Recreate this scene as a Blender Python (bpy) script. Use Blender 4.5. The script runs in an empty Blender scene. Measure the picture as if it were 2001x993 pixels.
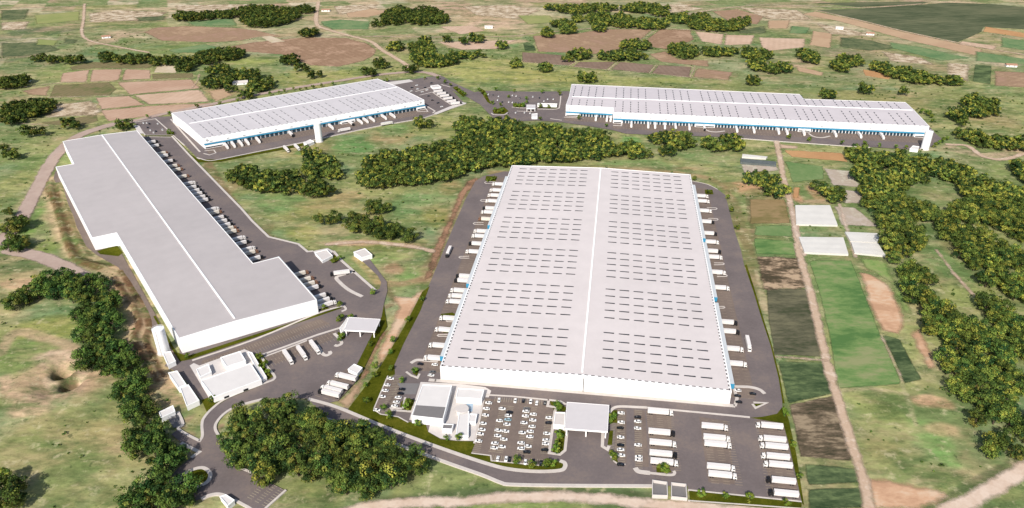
import bpy, bmesh, math, random
import numpy as np
from mathutils import Vector, Matrix
from mathutils.geometry import tessellate_polygon

random.seed(7)
RNG = np.random.default_rng(11)
D = bpy.data
SC = bpy.context.scene
COL = SC.collection

# ------------------------------------------------------------------ survey
# positions were read off the photograph; G() turns a reading into a point on a level plane
F, H, PITCH, CX, CY = 1480.0, 330.0, math.radians(28.6), 1000.5, 496.5
SP, CP = math.sin(PITCH), math.cos(PITCH)
LIT = 1.55                                    # how bright a white sunlit surface gets in the picture


def G(px, py, z=0.0):
    x = (px - CX) / F
    y = (CY - py) / F
    dz = -SP + y * CP
    t = (z - H) / dz
    return (x * t, (CP + y * SP) * t)


def depth_of(py):
    x, y = G(CX, py)
    return y * CP + H * SP


def GP(pts, z=0.0):
    return [G(a, b, z) for a, b in pts]


def proj(x, y, z):
    d = y * CP - (z - H) * SP
    u = y * SP + (z - H) * CP
    return CX + F * x / d, CY - F * u / d, d


def lin(c):
    return c / 12.92 if c <= 0.04045 else ((c + 0.055) / 1.055) ** 2.4


def A(r, g, b, k=LIT):
    """albedo of a sunlit surface seen as this 8-bit colour"""
    return tuple(min(0.8, lin(v / 255.0) / k) for v in (r, g, b))


# ------------------------------------------------------------------ materials
def new_mat(name):
    m = D.materials.new(name)
    m.use_nodes = True
    nt = m.node_tree
    for n in list(nt.nodes):
        nt.nodes.remove(n)
    out = nt.nodes.new('ShaderNodeOutputMaterial')
    return m, nt, out


def N(nt, kind, **kw):
    n = nt.nodes.new(kind)
    for k, v in kw.items():
        if k in n.inputs.keys():
            n.inputs[k].default_value = v
        else:
            setattr(n, k, v)
    return n


def noise(nt, scale, detail=4.0, rough=0.6, vec=None):
    n = N(nt, 'ShaderNodeTexNoise')
    n.inputs['Scale'].default_value = scale
    n.inputs['Detail'].default_value = detail
    n.inputs['Roughness'].default_value = rough
    if vec is not None:
        nt.links.new(vec, n.inputs['Vector'])
    return n.outputs['Fac']


def ramp(nt, fac, stops):
    r = N(nt, 'ShaderNodeValToRGB')
    cr = r.color_ramp
    while len(cr.elements) < len(stops):
        cr.elements.new(0.5)
    for e, (p, c) in zip(cr.elements, stops):
        e.position = p
        e.color = (c[0], c[1], c[2], 1.0)
    nt.links.new(fac, r.inputs['Fac'])
    return r.outputs['Color']


def math_node(nt, op, a, b=None, clamp=False):
    n = N(nt, 'ShaderNodeMath', operation=op, use_clamp=clamp)
    for i, v in enumerate((a, b)):
        if v is None:
            continue
        if isinstance(v, (int, float)):
            n.inputs[i].default_value = v
        else:
            nt.links.new(v, n.inputs[i])
    return n.outputs[0]


def geo_pos(nt):
    return N(nt, 'ShaderNodeNewGeometry').outputs['Position']


def sc(c, f):
    return tuple(min(0.9, v * f) for v in c)


def mix(a, b, t):
    return tuple(x * (1 - t) + y * t for x, y in zip(a, b))


def paint(name, col, rough=0.6, var=0.06, scale=0.25, spec=0.3, metal=0.0):
    """a plain coat with faint weathering"""
    m, nt, out = new_mat(name)
    f = noise(nt, scale, 5.0, 0.65, geo_pos(nt))
    c = ramp(nt, f, [(0.3, sc(col, 1 - var)), (0.7, sc(col, 1 + var))])
    b = N(nt, 'ShaderNodeBsdfPrincipled')
    b.inputs['Roughness'].default_value = rough
    b.inputs['Metallic'].default_value = metal
    b.inputs['Specular IOR Level'].default_value = spec
    nt.links.new(c, b.inputs['Base Color'])
    nt.links.new(b.outputs[0], out.inputs[0])
    return m


def roof_mat(name, col, ang, seam=0.05):
    """standing-seam sheet: fine seams and patchy weathering"""
    m, nt, out = new_mat(name)
    p = geo_pos(nt)
    mp = N(nt, 'ShaderNodeMapping')
    mp.inputs['Rotation'].default_value = (0, 0, ang)
    nt.links.new(p, mp.inputs['Vector'])
    w = N(nt, 'ShaderNodeTexWave', wave_type='BANDS', bands_direction='X')
    w.inputs['Scale'].default_value = 0.35
    w.inputs['Distortion'].default_value = 0.0
    nt.links.new(mp.outputs[0], w.inputs['Vector'])
    w2 = N(nt, 'ShaderNodeTexWave', wave_type='BANDS', bands_direction='Y')
    w2.inputs['Scale'].default_value = 0.02
    w2.inputs['Distortion'].default_value = 0.0
    nt.links.new(mp.outputs[0], w2.inputs['Vector'])
    f = math_node(nt, 'ADD', math_node(nt, 'MULTIPLY', noise(nt, 0.012, 6.0, 0.7, p), 0.6), math_node(nt, 'MULTIPLY', noise(nt, 0.09, 5.0, 0.7, mp.outputs[0]), 0.4))
    c = ramp(nt, f, [(0.36, sc(col, 0.93)), (0.62, sc(col, 1.04))])
    k = math_node(nt, 'MULTIPLY', w.outputs['Fac'], seam)
    k = math_node(nt, 'ADD', k, math_node(nt, 'MULTIPLY', w2.outputs['Fac'], 0.012))
    k = math_node(nt, 'SUBTRACT', 1.02, k)
    mx = N(nt, 'ShaderNodeVectorMath', operation='SCALE')
    nt.links.new(c, mx.inputs[0])
    nt.links.new(k, mx.inputs['Scale'])
    b = N(nt, 'ShaderNodeBsdfPrincipled')
    b.inputs['Roughness'].default_value = 0.55
    b.inputs['Specular IOR Level'].default_value = 0.25
    nt.links.new(mx.outputs[0], b.inputs['Base Color'])
    nt.links.new(b.outputs[0], out.inputs[0])
    return m


def asphalt_mat(name, col):
    m, nt, out = new_mat(name)
    p = geo_pos(nt)
    f1 = noise(nt, 0.035, 5.0, 0.6, p)
    f2 = noise(nt, 0.5, 4.0, 0.7, p)
    f = math_node(nt, 'ADD', math_node(nt, 'MULTIPLY', f1, 0.65), math_node(nt, 'MULTIPLY', f2, 0.35))
    c = ramp(nt, f, [(0.36, sc(col, 0.84)), (0.5, col), (0.64, mix(sc(col, 1.12), A(152, 134, 118), 0.4))])
    b = N(nt, 'ShaderNodeBsdfPrincipled')
    b.inputs['Roughness'].default_value = 0.85
    b.inputs['Specular IOR Level'].default_value = 0.2
    nt.links.new(c, b.inputs['Base Color'])
    nt.links.new(b.outputs[0], out.inputs[0])
    return m


_soil = {}


def soil_mat(c1, c2, c3=None, scale=0.03, stripe=None, ragged=3.0, soft=2.0, contrast=1.0, aniso=1.0):
    """open ground with a worn edge; stripe = (angle, period m, strength)"""
    key = (c1, c2, c3, scale, stripe, ragged, soft, contrast, aniso)
    if key in _soil:
        return _soil[key]
    m, nt, out = new_mat('soil')
    p = geo_pos(nt)
    vec = p
    if stripe or aniso != 1.0:
        mp = N(nt, 'ShaderNodeMapping')
        mp.inputs['Rotation'].default_value = (0, 0, stripe[0] if stripe else 0)
        mp.inputs['Scale'].default_value = (aniso, 1, 1)
        nt.links.new(p, mp.inputs['Vector'])
        vec = mp.outputs[0]
    f = noise(nt, scale, 7.0, 0.68, vec)
    f2 = noise(nt, scale * 7, 4.0, 0.7, vec)
    f = math_node(nt, 'ADD', math_node(nt, 'MULTIPLY', f, 0.7), math_node(nt, 'MULTIPLY', f2, 0.3))
    w = 0.085 / contrast
    stops = [(0.5 - w, c1), (0.5 + w, c2)]
    if c3:
        stops = [(0.5 - w, c1), (0.5, c2), (0.5 + w, c3)]
    c = ramp(nt, f, stops)
    if stripe:
        wv = N(nt, 'ShaderNodeTexWave', wave_type='BANDS', bands_direction='X')
        wv.inputs['Scale'].default_value = 0.314 / stripe[1]
        wv.inputs['Distortion'].default_value = 1.5
        wv.inputs['Detail'].default_value = 2.0
        wv.inputs['Detail Scale'].default_value = 0.3
        nt.links.new(vec, wv.inputs['Vector'])
        k = math_node(nt, 'SUBTRACT', 1.0 + stripe[2] / 2, math_node(nt, 'MULTIPLY', wv.outputs['Fac'], stripe[2]))
        mx = N(nt, 'ShaderNodeVectorMath', operation='SCALE')
        nt.links.new(c, mx.inputs[0])
        nt.links.new(k, mx.inputs['Scale'])
        c = mx.outputs[0]
    b = N(nt, 'ShaderNodeBsdfDiffuse')
    nt.links.new(c, b.inputs['Color'])
    at = N(nt, 'ShaderNodeAttribute', attribute_name='sd')
    e = noise(nt, 0.09, 5.0, 0.65, p)
    e = math_node(nt, 'MULTIPLY', math_node(nt, 'SUBTRACT', e, 0.5), ragged * 4)
    e = math_node(nt, 'ADD', at.outputs['Fac'], e)
    al = math_node(nt, 'DIVIDE', e, soft, clamp=True)
    tr = N(nt, 'ShaderNodeBsdfTransparent')
    ms = N(nt, 'ShaderNodeMixShader')
    nt.links.new(al, ms.inputs[0])
    nt.links.new(tr.outputs[0], ms.inputs[1])
    nt.links.new(b.outputs[0], ms.inputs[2])
    nt.links.new(ms.outputs[0], out.inputs[0])
    _soil[key] = m
    return m


def crown_mat(name, gain=1.0):
    m, nt, out = new_mat(name)
    at = N(nt, 'ShaderNodeAttribute', attribute_name='leaf')
    oi = N(nt, 'ShaderNodeObjectInfo')
    hs = N(nt, 'ShaderNodeHueSaturation')
    nt.links.new(at.outputs['Color'], hs.inputs['Color'])
    nt.links.new(math_node(nt, 'ADD', math_node(nt, 'MULTIPLY', oi.outputs['Random'], 0.03), 0.49), hs.inputs['Hue'])
    nt.links.new(math_node(nt, 'ADD', math_node(nt, 'MULTIPLY', oi.outputs['Random'], 0.5 * gain), 0.75 * gain), hs.inputs['Value'])
    d = N(nt, 'ShaderNodeBsdfDiffuse')
    t = N(nt, 'ShaderNodeBsdfTranslucent')
    ms = N(nt, 'ShaderNodeMixShader')
    ms.inputs[0].default_value = 0.12
    nt.links.new(hs.outputs[0], d.inputs['Color'])
    nt.links.new(hs.outputs[0], t.inputs['Color'])
    nt.links.new(d.outputs[0], ms.inputs[1])
    nt.links.new(t.outputs[0], ms.inputs[2])
    nt.links.new(ms.outputs[0], out.inputs[0])
    return m


M = {
    'wall': paint('white_cladding', (0.78, 0.77, 0.76), 0.55, 0.02, 0.05),
    'trim': paint('white_trim', (0.8, 0.8, 0.79), 0.5, 0.02),
    'blue': paint('blue_cladding', A(70, 160, 200), 0.45, 0.08),
    'paleblue': paint('pale_blue_cladding', A(221, 226, 229), 0.5, 0.04),
    'door': paint('dock_door', (0.018, 0.04, 0.06), 0.5, 0.2),
    'sky': paint('skylight_glazing', (0.024, 0.026, 0.032), 0.4, 0.2),
    'skygrey': paint('skylight_grey', (0.16, 0.16, 0.165), 0.5, 0.2),
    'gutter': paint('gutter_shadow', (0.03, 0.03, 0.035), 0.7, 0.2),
    'greyroof': paint('grey_membrane', A(135, 131, 130), 0.8, 0.06, 0.3),
    'white': paint('white_paint', (0.78, 0.76, 0.74), 0.5, 0.03),
    'box': paint('trailer_panel', A(250, 244, 240), 0.45, 0.02),
    'box2': paint('trailer_panel_tan', A(248, 238, 222), 0.5, 0.03),
    'black': paint('black_paint', (0.012, 0.011, 0.012), 0.35, 0.2, spec=0.5),
    'cabwhite': paint('white_cab', (0.66, 0.63, 0.6), 0.4, 0.05),
    'cabtan': paint('brown_cab', A(150, 112, 90), 0.4, 0.1),
    'rubber': paint('rubber', (0.015, 0.015, 0.016), 0.9, 0.2),
    'chassis': paint('chassis_steel', (0.03, 0.03, 0.032), 0.7, 0.2),
    'glass': paint('dark_glass', (0.012, 0.015, 0.02), 0.1, 0.1, spec=0.6),
    'carwhite': paint('car_white', (0.75, 0.74, 0.72), 0.3, 0.02, spec=0.5),
    'carblack': paint('car_black', (0.01, 0.01, 0.012), 0.25, 0.1, spec=0.5),
    'carblue': paint('car_pale_blue', A(175, 205, 215), 0.3, 0.03, spec=0.5),
    'cargrey': paint('car_grey', A(120, 118, 118), 0.3, 0.05, spec=0.5),
    'concrete': paint('kerb_concrete', A(222, 212, 203), 0.85, 0.09, 0.2),
    'whiteroof': paint('white_membrane', A(240, 235, 231), 0.7, 0.04, 0.15),
    'canopyroof': paint('canopy_membrane', A(226, 220, 220), 0.7, 0.03, 0.15),
    'plaza': paint('plaza_paving', A(228, 220, 214), 0.8, 0.04, 0.3),
    'line': paint('marking_paint', A(178, 166, 142), 0.8, 0.3, 0.8),
    'line2': paint('marking_paint_tan', A(158, 143, 124), 0.8, 0.3, 0.8),
    'asphalt': asphalt_mat('asphalt', A(127, 116, 114)),
    'asphalt2': asphalt_mat('worn_asphalt', A(132, 117, 108)),
    'trunk': paint('bark', (0.07, 0.05, 0.035), 0.9, 0.3, 2.0),
    'crown': crown_mat('leaves'),
    'young': crown_mat('young_leaves', 1.1),
    'film': paint('greenhouse_film', A(236, 232, 224), 0.7, 0.06, 0.1),
    'shed': paint('dark_shed_roof', A(105, 112, 110), 0.7, 0.2, 0.3),
    'tile': paint('clay_tile', A(180, 140, 115), 0.8, 0.15, 0.6),
    'water': paint('pond_water', A(165, 190, 210), 0.15, 0.05, spec=0.5),
    'emblem': paint('emblem_grey', (0.08, 0.08, 0.09), 0.6, 0.1),
    'tank': paint('tank_white', (0.76, 0.755, 0.76), 0.5, 0.03, 0.3),
}
M['roof_main'] = roof_mat('roof_sheet_pinkish', A(238, 228, 225), math.radians(7.7))
M['roof_grey'] = roof_mat('roof_sheet_grey', A(203, 195, 193), math.radians(-35.9), 0.02)
M['roof_long'] = roof_mat('roof_sheet_pale', A(226, 220, 221), math.radians(58))
M['roof_far'] = roof_mat('roof_sheet_pink', A(228, 219, 220), math.radians(8))


# ------------------------------------------------------------------ object helpers
def link(o, parent=None):
    COL.objects.link(o)
    if parent is not None:
        o.parent = parent
    return o


def mesh_obj(name, verts, faces, mat, parent=None, smooth=False):
    me = D.meshes.new(name)
    me.from_pydata([tuple(v) for v in verts], [], faces)
    me.update()
    if mat is not None:
        me.materials.append(mat)
    if smooth:
        me.polygons.foreach_set('use_smooth', [True] * len(me.polygons))
    return link(D.objects.new(name, me), parent)


class MB:
    """collects simple shapes into one mesh"""

    def __init__(self):
        self.v, self.f = [], []

    def add(self, v, f):
        o = len(self.v)
        self.v += v
        self.f += [[i + o for i in q] for q in f]
        return self

    def box(self, x0, x1, y0, y1, z0, z1, tx=0.0, ty=0.0):
        """axis box; tx / ty taper the top"""
        v = [(x0, y0, z0), (x1, y0, z0), (x1, y1, z0), (x0, y1, z0),
             (x0 + tx, y0 + ty, z1), (x1 - tx, y0 + ty, z1), (x1 - tx, y1 - ty, z1), (x0 + tx, y1 - ty, z1)]
        return self.add(v, [[3, 2, 1, 0], [4, 5, 6, 7], [0, 1, 5, 4], [1, 2, 6, 5], [2, 3, 7, 6], [3, 0, 4, 7]])

    def prism(self, poly, z0, z1, bottom=False):
        """upright prism on a ground outline; z1 may be a list"""
        n = len(poly)
        if area(poly) < 0:
            poly = poly[::-1]
            if isinstance(z1, (list, tuple)):
                z1 = list(z1)[::-1]
        zt = z1 if isinstance(z1, (list, tuple)) else [z1] * n
        v = [(p[0], p[1], z0) for p in poly] + [(p[0], p[1], zt[i]) for i, p in enumerate(poly)]
        f = [[i, (i + 1) % n, n + (i + 1) % n, n + i] for i in range(n)]
        for t in tessellate_polygon([[Vector((p[0], p[1], 0)) for p in poly]]):
            t = list(t)
            a, b, c = (poly[i] for i in t)
            if (b[0] - a[0]) * (c[1] - a[1]) - (b[1] - a[1]) * (c[0] - a[0]) < 0:
                t = t[::-1]
            f.append([n + i for i in t])
        return self.add(v, f)

    def cyl(self, x, y, z0, z1, r0, r1=None, n=16, cap=True):
        r1 = r0 if r1 is None else r1
        v = [(x + r0 * math.cos(2 * math.pi * i / n), y + r0 * math.sin(2 * math.pi * i / n), z0) for i in range(n)]
        v += [(x + r1 * math.cos(2 * math.pi * i / n), y + r1 * math.sin(2 * math.pi * i / n), z1) for i in range(n)]
        f = [[i, (i + 1) % n, n + (i + 1) % n, n + i] for i in range(n)]
        if cap:
            f += [list(range(n, 2 * n)), list(range(n - 1, -1, -1))]
        return self.add(v, f)

    def wheel(self, x, y, z, r, w, n=12):
        v = []
        for s in (-w / 2, w / 2):
            v += [(x + s, y + r * math.cos(2 * math.pi * i / n), z + r * math.sin(2 * math.pi * i / n)) for i in range(n)]
        f = [[i, (i + 1) % n, n + (i + 1) % n, n + i] for i in range(n)] + [list(range(n, 2 * n)), list(range(n - 1, -1, -1))]
        return self.add(v, f)

    def tube(self, p, q, r0, r1, n=6):
        p, q = Vector(p), Vector(q)
        d = (q - p).normalized()
        a = d.orthogonal().normalized()
        b = d.cross(a)
        v = [tuple(p + (a * math.cos(2 * math.pi * i / n) + b * math.sin(2 * math.pi * i / n)) * r0) for i in range(n)]
        v += [tuple(q + (a * math.cos(2 * math.pi * i / n) + b * math.sin(2 * math.pi * i / n)) * r1) for i in range(n)]
        return self.add(v, [[i, (i + 1) % n, n + (i + 1) % n, n + i] for i in range(n)] + [list(range(n, 2 * n))])

    def mesh(self, name, mat):
        me = D.meshes.new(name)
        me.from_pydata(self.v, [], self.f)
        me.update()
        me.materials.append(mat)
        return me

    def build(self, name, mat, parent=None):
        return link(D.objects.new(name, self.mesh(name, mat)), parent)


def area(p):
    return 0.5 * sum(p[i][0] * p[(i + 1) % len(p)][1] - p[(i + 1) % len(p)][0] * p[i][1] for i in range(len(p)))


def thing(name, label, cat, loc=(0, 0, 0), rotz=0.0, group=None):
    o = D.objects.new(name, None)
    COL.objects.link(o)
    o.location = loc
    o.rotation_euler = (0, 0, rotz)
    o.empty_display_size = 0.5
    return tag(o, label, cat, group)


def tag(o, label, cat, group=None):
    o['label'] = label
    o['category'] = cat
    if group:
        o['group'] = group
    return o


def struct(o, label=None, kind='structure'):
    o['kind'] = kind
    if label:
        o['label'] = label
    return o


def inst(name, me, parent, loc=(0, 0, 0), rot=(0, 0, 0), scale=None):
    o = D.objects.new(name, me)
    COL.objects.link(o)
    o.parent = parent
    o.location = loc
    o.rotation_euler = rot
    if scale:
        o.scale = scale
    return o


ORD = ['first', 'second', 'third', 'fourth', 'fifth', 'sixth', 'seventh', 'eighth', 'ninth', 'tenth', 'eleventh',
       'twelfth', 'thirteenth', 'fourteenth', 'fifteenth', 'sixteenth', 'seventeenth', 'eighteenth', 'nineteenth',
       'twentieth', 'twenty-first', 'twenty-second', 'twenty-third', 'twenty-fourth', 'twenty-fifth', 'twenty-sixth',
       'twenty-seventh', 'twenty-eighth', 'twenty-ninth', 'thirtieth', 'thirty-first', 'thirty-second']


def flat(name, pts_px, z, mat, world=False):
    poly = pts_px if world else GP(pts_px)
    if area(poly) < 0:
        poly = poly[::-1]
    f = []
    for t in tessellate_polygon([[Vector((p[0], p[1], 0)) for p in poly]]):
        t = list(t)
        a, b, c = (poly[i] for i in t)
        if (b[0] - a[0]) * (c[1] - a[1]) - (b[1] - a[1]) * (c[0] - a[0]) < 0:
            t = t[::-1]
        f.append(t)
    return struct(mesh_obj(name, [(p[0], p[1], z) for p in poly], f, mat))


def smooth_line(pts, closed=False, n=4):
    """Catmull-Rom through the points"""
    P = [Vector((p[0], p[1])) for p in pts]
    if len(P) < 3:
        return [tuple(p) for p in P]
    out = []
    m = len(P)
    for i in range(m if closed else m - 1):
        p0 = P[(i - 1) % m] if closed or i > 0 else P[0] * 2 - P[1]
        p1, p2 = P[i], P[(i + 1) % m]
        p3 = P[(i + 2) % m] if closed or i + 2 < m else P[-1] * 2 - P[-2]
        for k in range(n):
            t = k / n
            out.append(tuple(0.5 * (2 * p1 + (p2 - p0) * t + (2 * p0 - 5 * p1 + 4 * p2 - p3) * t * t + (3 * p1 - p0 - 3 * p2 + p3) * t ** 3)))
    if not closed:
        out.append(tuple(P[-1]))
    return out


def ribbon_mb(mb, pts, w, z0, z1, closed=False):
    P = [Vector((p[0], p[1])) for p in pts]
    n = len(P)
    L, R = [], []
    for i in range(n):
        a = P[i - 1] if (closed or i > 0) else None
        b = P[(i + 1) % n] if (closed or i < n - 1) else None
        d1 = (P[i] - a).normalized() if a is not None and (P[i] - a).length > 1e-6 else None
        d2 = (b - P[i]).normalized() if b is not None and (b - P[i]).length > 1e-6 else None
        d = (d1 or d2) if (d1 is None or d2 is None) else (d1 + d2)
        d = d.normalized() if d.length > 1e-6 else d1
        nn = Vector((-d.y, d.x))
        k = 1.0
        if d1 is not None and d2 is not None:
            k = 1.0 / max(0.5, nn.dot(Vector((-d1.y, d1.x))))
        L.append(P[i] + nn * w / 2 * k)
        R.append(P[i] - nn * w / 2 * k)
    v = []
    for i in range(n):
        v += [(L[i].x, L[i].y, z0), (L[i].x, L[i].y, z1), (R[i].x, R[i].y, z1), (R[i].x, R[i].y, z0)]
    f = []
    for i in range(n if closed else n - 1):
        a, b = 4 * i, 4 * ((i + 1) % n)
        f += [[a + 1, a + 2, b + 2, b + 1], [a, a + 1, b + 1, b], [a + 2, a + 3, b + 3, b + 2]]
    if not closed:
        f += [[0, 3, 2, 1], [4 * n - 4, 4 * n - 3, 4 * n - 2, 4 * n - 1]]
    mb.add(v, f)


def kerb(pts_px, w=1.2, h=0.3, closed=False, smooth=False, name='kerb', mat=None):
    pts = GP(pts_px)
    if smooth:
        pts = smooth_line(pts, closed)
    mb = MB()
    ribbon_mb(mb, pts, w, 0.0, h, closed)
    return struct(mb.build(name, mat or M['concrete']))


# ------------------------------------------------------------------ numpy noise
def vnoise(x, y, scale, seed=0):
    x = x / scale + seed * 17.31
    y = y / scale - seed * 9.77
    xi, yi = np.floor(x).astype(np.int64), np.floor(y).astype(np.int64)
    fx, fy = x - xi, y - yi
    fx = fx * fx * fx * (fx * (fx * 6 - 15) + 10)
    fy = fy * fy * fy * (fy * (fy * 6 - 15) + 10)

    def h(a, b):
        n = (a * 374761393 + b * 668265263 + seed * 1442695041) & 0x7fffffff
        n = ((n ^ (n >> 13)) * 1274126177) & 0x7fffffff
        return ((n ^ (n >> 16)) & 0xffff) / 65535.0
    return (h(xi, yi) * (1 - fx) + h(xi + 1, yi) * fx) * (1 - fy) + (h(xi, yi + 1) * (1 - fx) + h(xi + 1, yi + 1) * fx) * fy


def fbm(x, y, scale, seed=0, oct=4, gain=0.55):
    s, a, t = 0, 1.0, 0
    for i in range(oct):
        s = s + a * vnoise(x, y, scale / 2 ** i, seed + i)
        t += a
        a *= gain
    return s / t


def sstep(a, b, x):
    t = np.clip((x - a) / (b - a), 0, 1)
    return t * t * (3 - 2 * t)


def sd_poly(X, Y, poly):
    """signed distance, positive inside"""
    d = np.full(X.shape, 1e9)
    ins = np.zeros(X.shape, bool)
    n = len(poly)
    for i in range(n):
        ax, ay = poly[i]
        bx, by = poly[(i + 1) % n]
        ex, ey = bx - ax, by - ay
        t = np.clip(((X - ax) * ex + (Y - ay) * ey) / (ex * ex + ey * ey + 1e-9), 0, 1)
        d = np.minimum(d, np.hypot(X - ax - t * ex, Y - ay - t * ey))
        c = ((ay > Y) != (by > Y)) & (X < (bx - ax) * (Y - ay) / ((by - ay) if abs(by - ay) > 1e-9 else 1e-9) + ax)
        ins ^= c
    return np.where(ins, d, -d)


def d_line(X, Y, pts):
    d = np.full(X.shape, 1e9)
    for i in range(len(pts) - 1):
        ax, ay = pts[i]
        bx, by = pts[i + 1]
        ex, ey = bx - ax, by - ay
        t = np.clip(((X - ax) * ex + (Y - ay) * ey) / (ex * ex + ey * ey + 1e-9), 0, 1)
        d = np.minimum(d, np.hypot(X - ax - t * ex, Y - ay - t * ey))
    return d


_layer = [0]


def sheet(name, mat, poly=None, line=None, width=5.0, z=0.05, pad=7.0, step=None):
    """a ground sheet whose edge distance drives a worn, uneven border"""
    pts = poly if poly is not None else line
    xs, ys = [p[0] for p in pts], [p[1] for p in pts]
    e = pad + (width / 2 if line is not None else 0)
    x0, x1, y0, y1 = min(xs) - e, max(xs) + e, min(ys) - e, max(ys) + e
    if step is None:
        step = min(6.0, max(2.0, math.sqrt((x1 - x0) * (y1 - y0)) / 45)) if line is None else max(1.5, min(4.0, width / 3))
    nx, ny = int((x1 - x0) / step) + 2, int((y1 - y0) / step) + 2
    X, Y = np.meshgrid(x0 + np.arange(nx) * step, y0 + np.arange(ny) * step)
    sd = sd_poly(X, Y, poly) if poly is not None else width / 2 - d_line(X, Y, line)
    idx = np.arange(nx * ny).reshape(ny, nx)
    q = np.stack([idx[:-1, :-1], idx[:-1, 1:], idx[1:, 1:], idx[1:, :-1]], -1).reshape(-1, 4)
    s = sd.ravel()
    q = q[(s[q] > -pad).any(1)]
    used, inv = np.unique(q, return_inverse=True)
    q = inv.reshape(-1, 4)
    _layer[0] += 1
    zz = z + _layer[0] * 0.002
    v = np.stack([X.ravel()[used], Y.ravel()[used], np.full(len(used), zz)], -1)
    me = D.meshes.new(name)
    me.vertices.add(len(v))
    me.vertices.foreach_set('co', v.ravel().astype(np.float32))
    me.loops.add(q.size)
    me.loops.foreach_set('vertex_index', q.ravel().astype(np.int32))
    me.polygons.add(len(q))
    me.polygons.foreach_set('loop_start', np.arange(0, q.size, 4, dtype=np.int32))
    me.update(calc_edges=True)
    a = me.attributes.new('sd', 'FLOAT', 'POINT')
    a.data.foreach_set('value', s[used].astype(np.float32))
    me.materials.append(mat)
    return struct(link(D.objects.new(name, me)))


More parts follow.
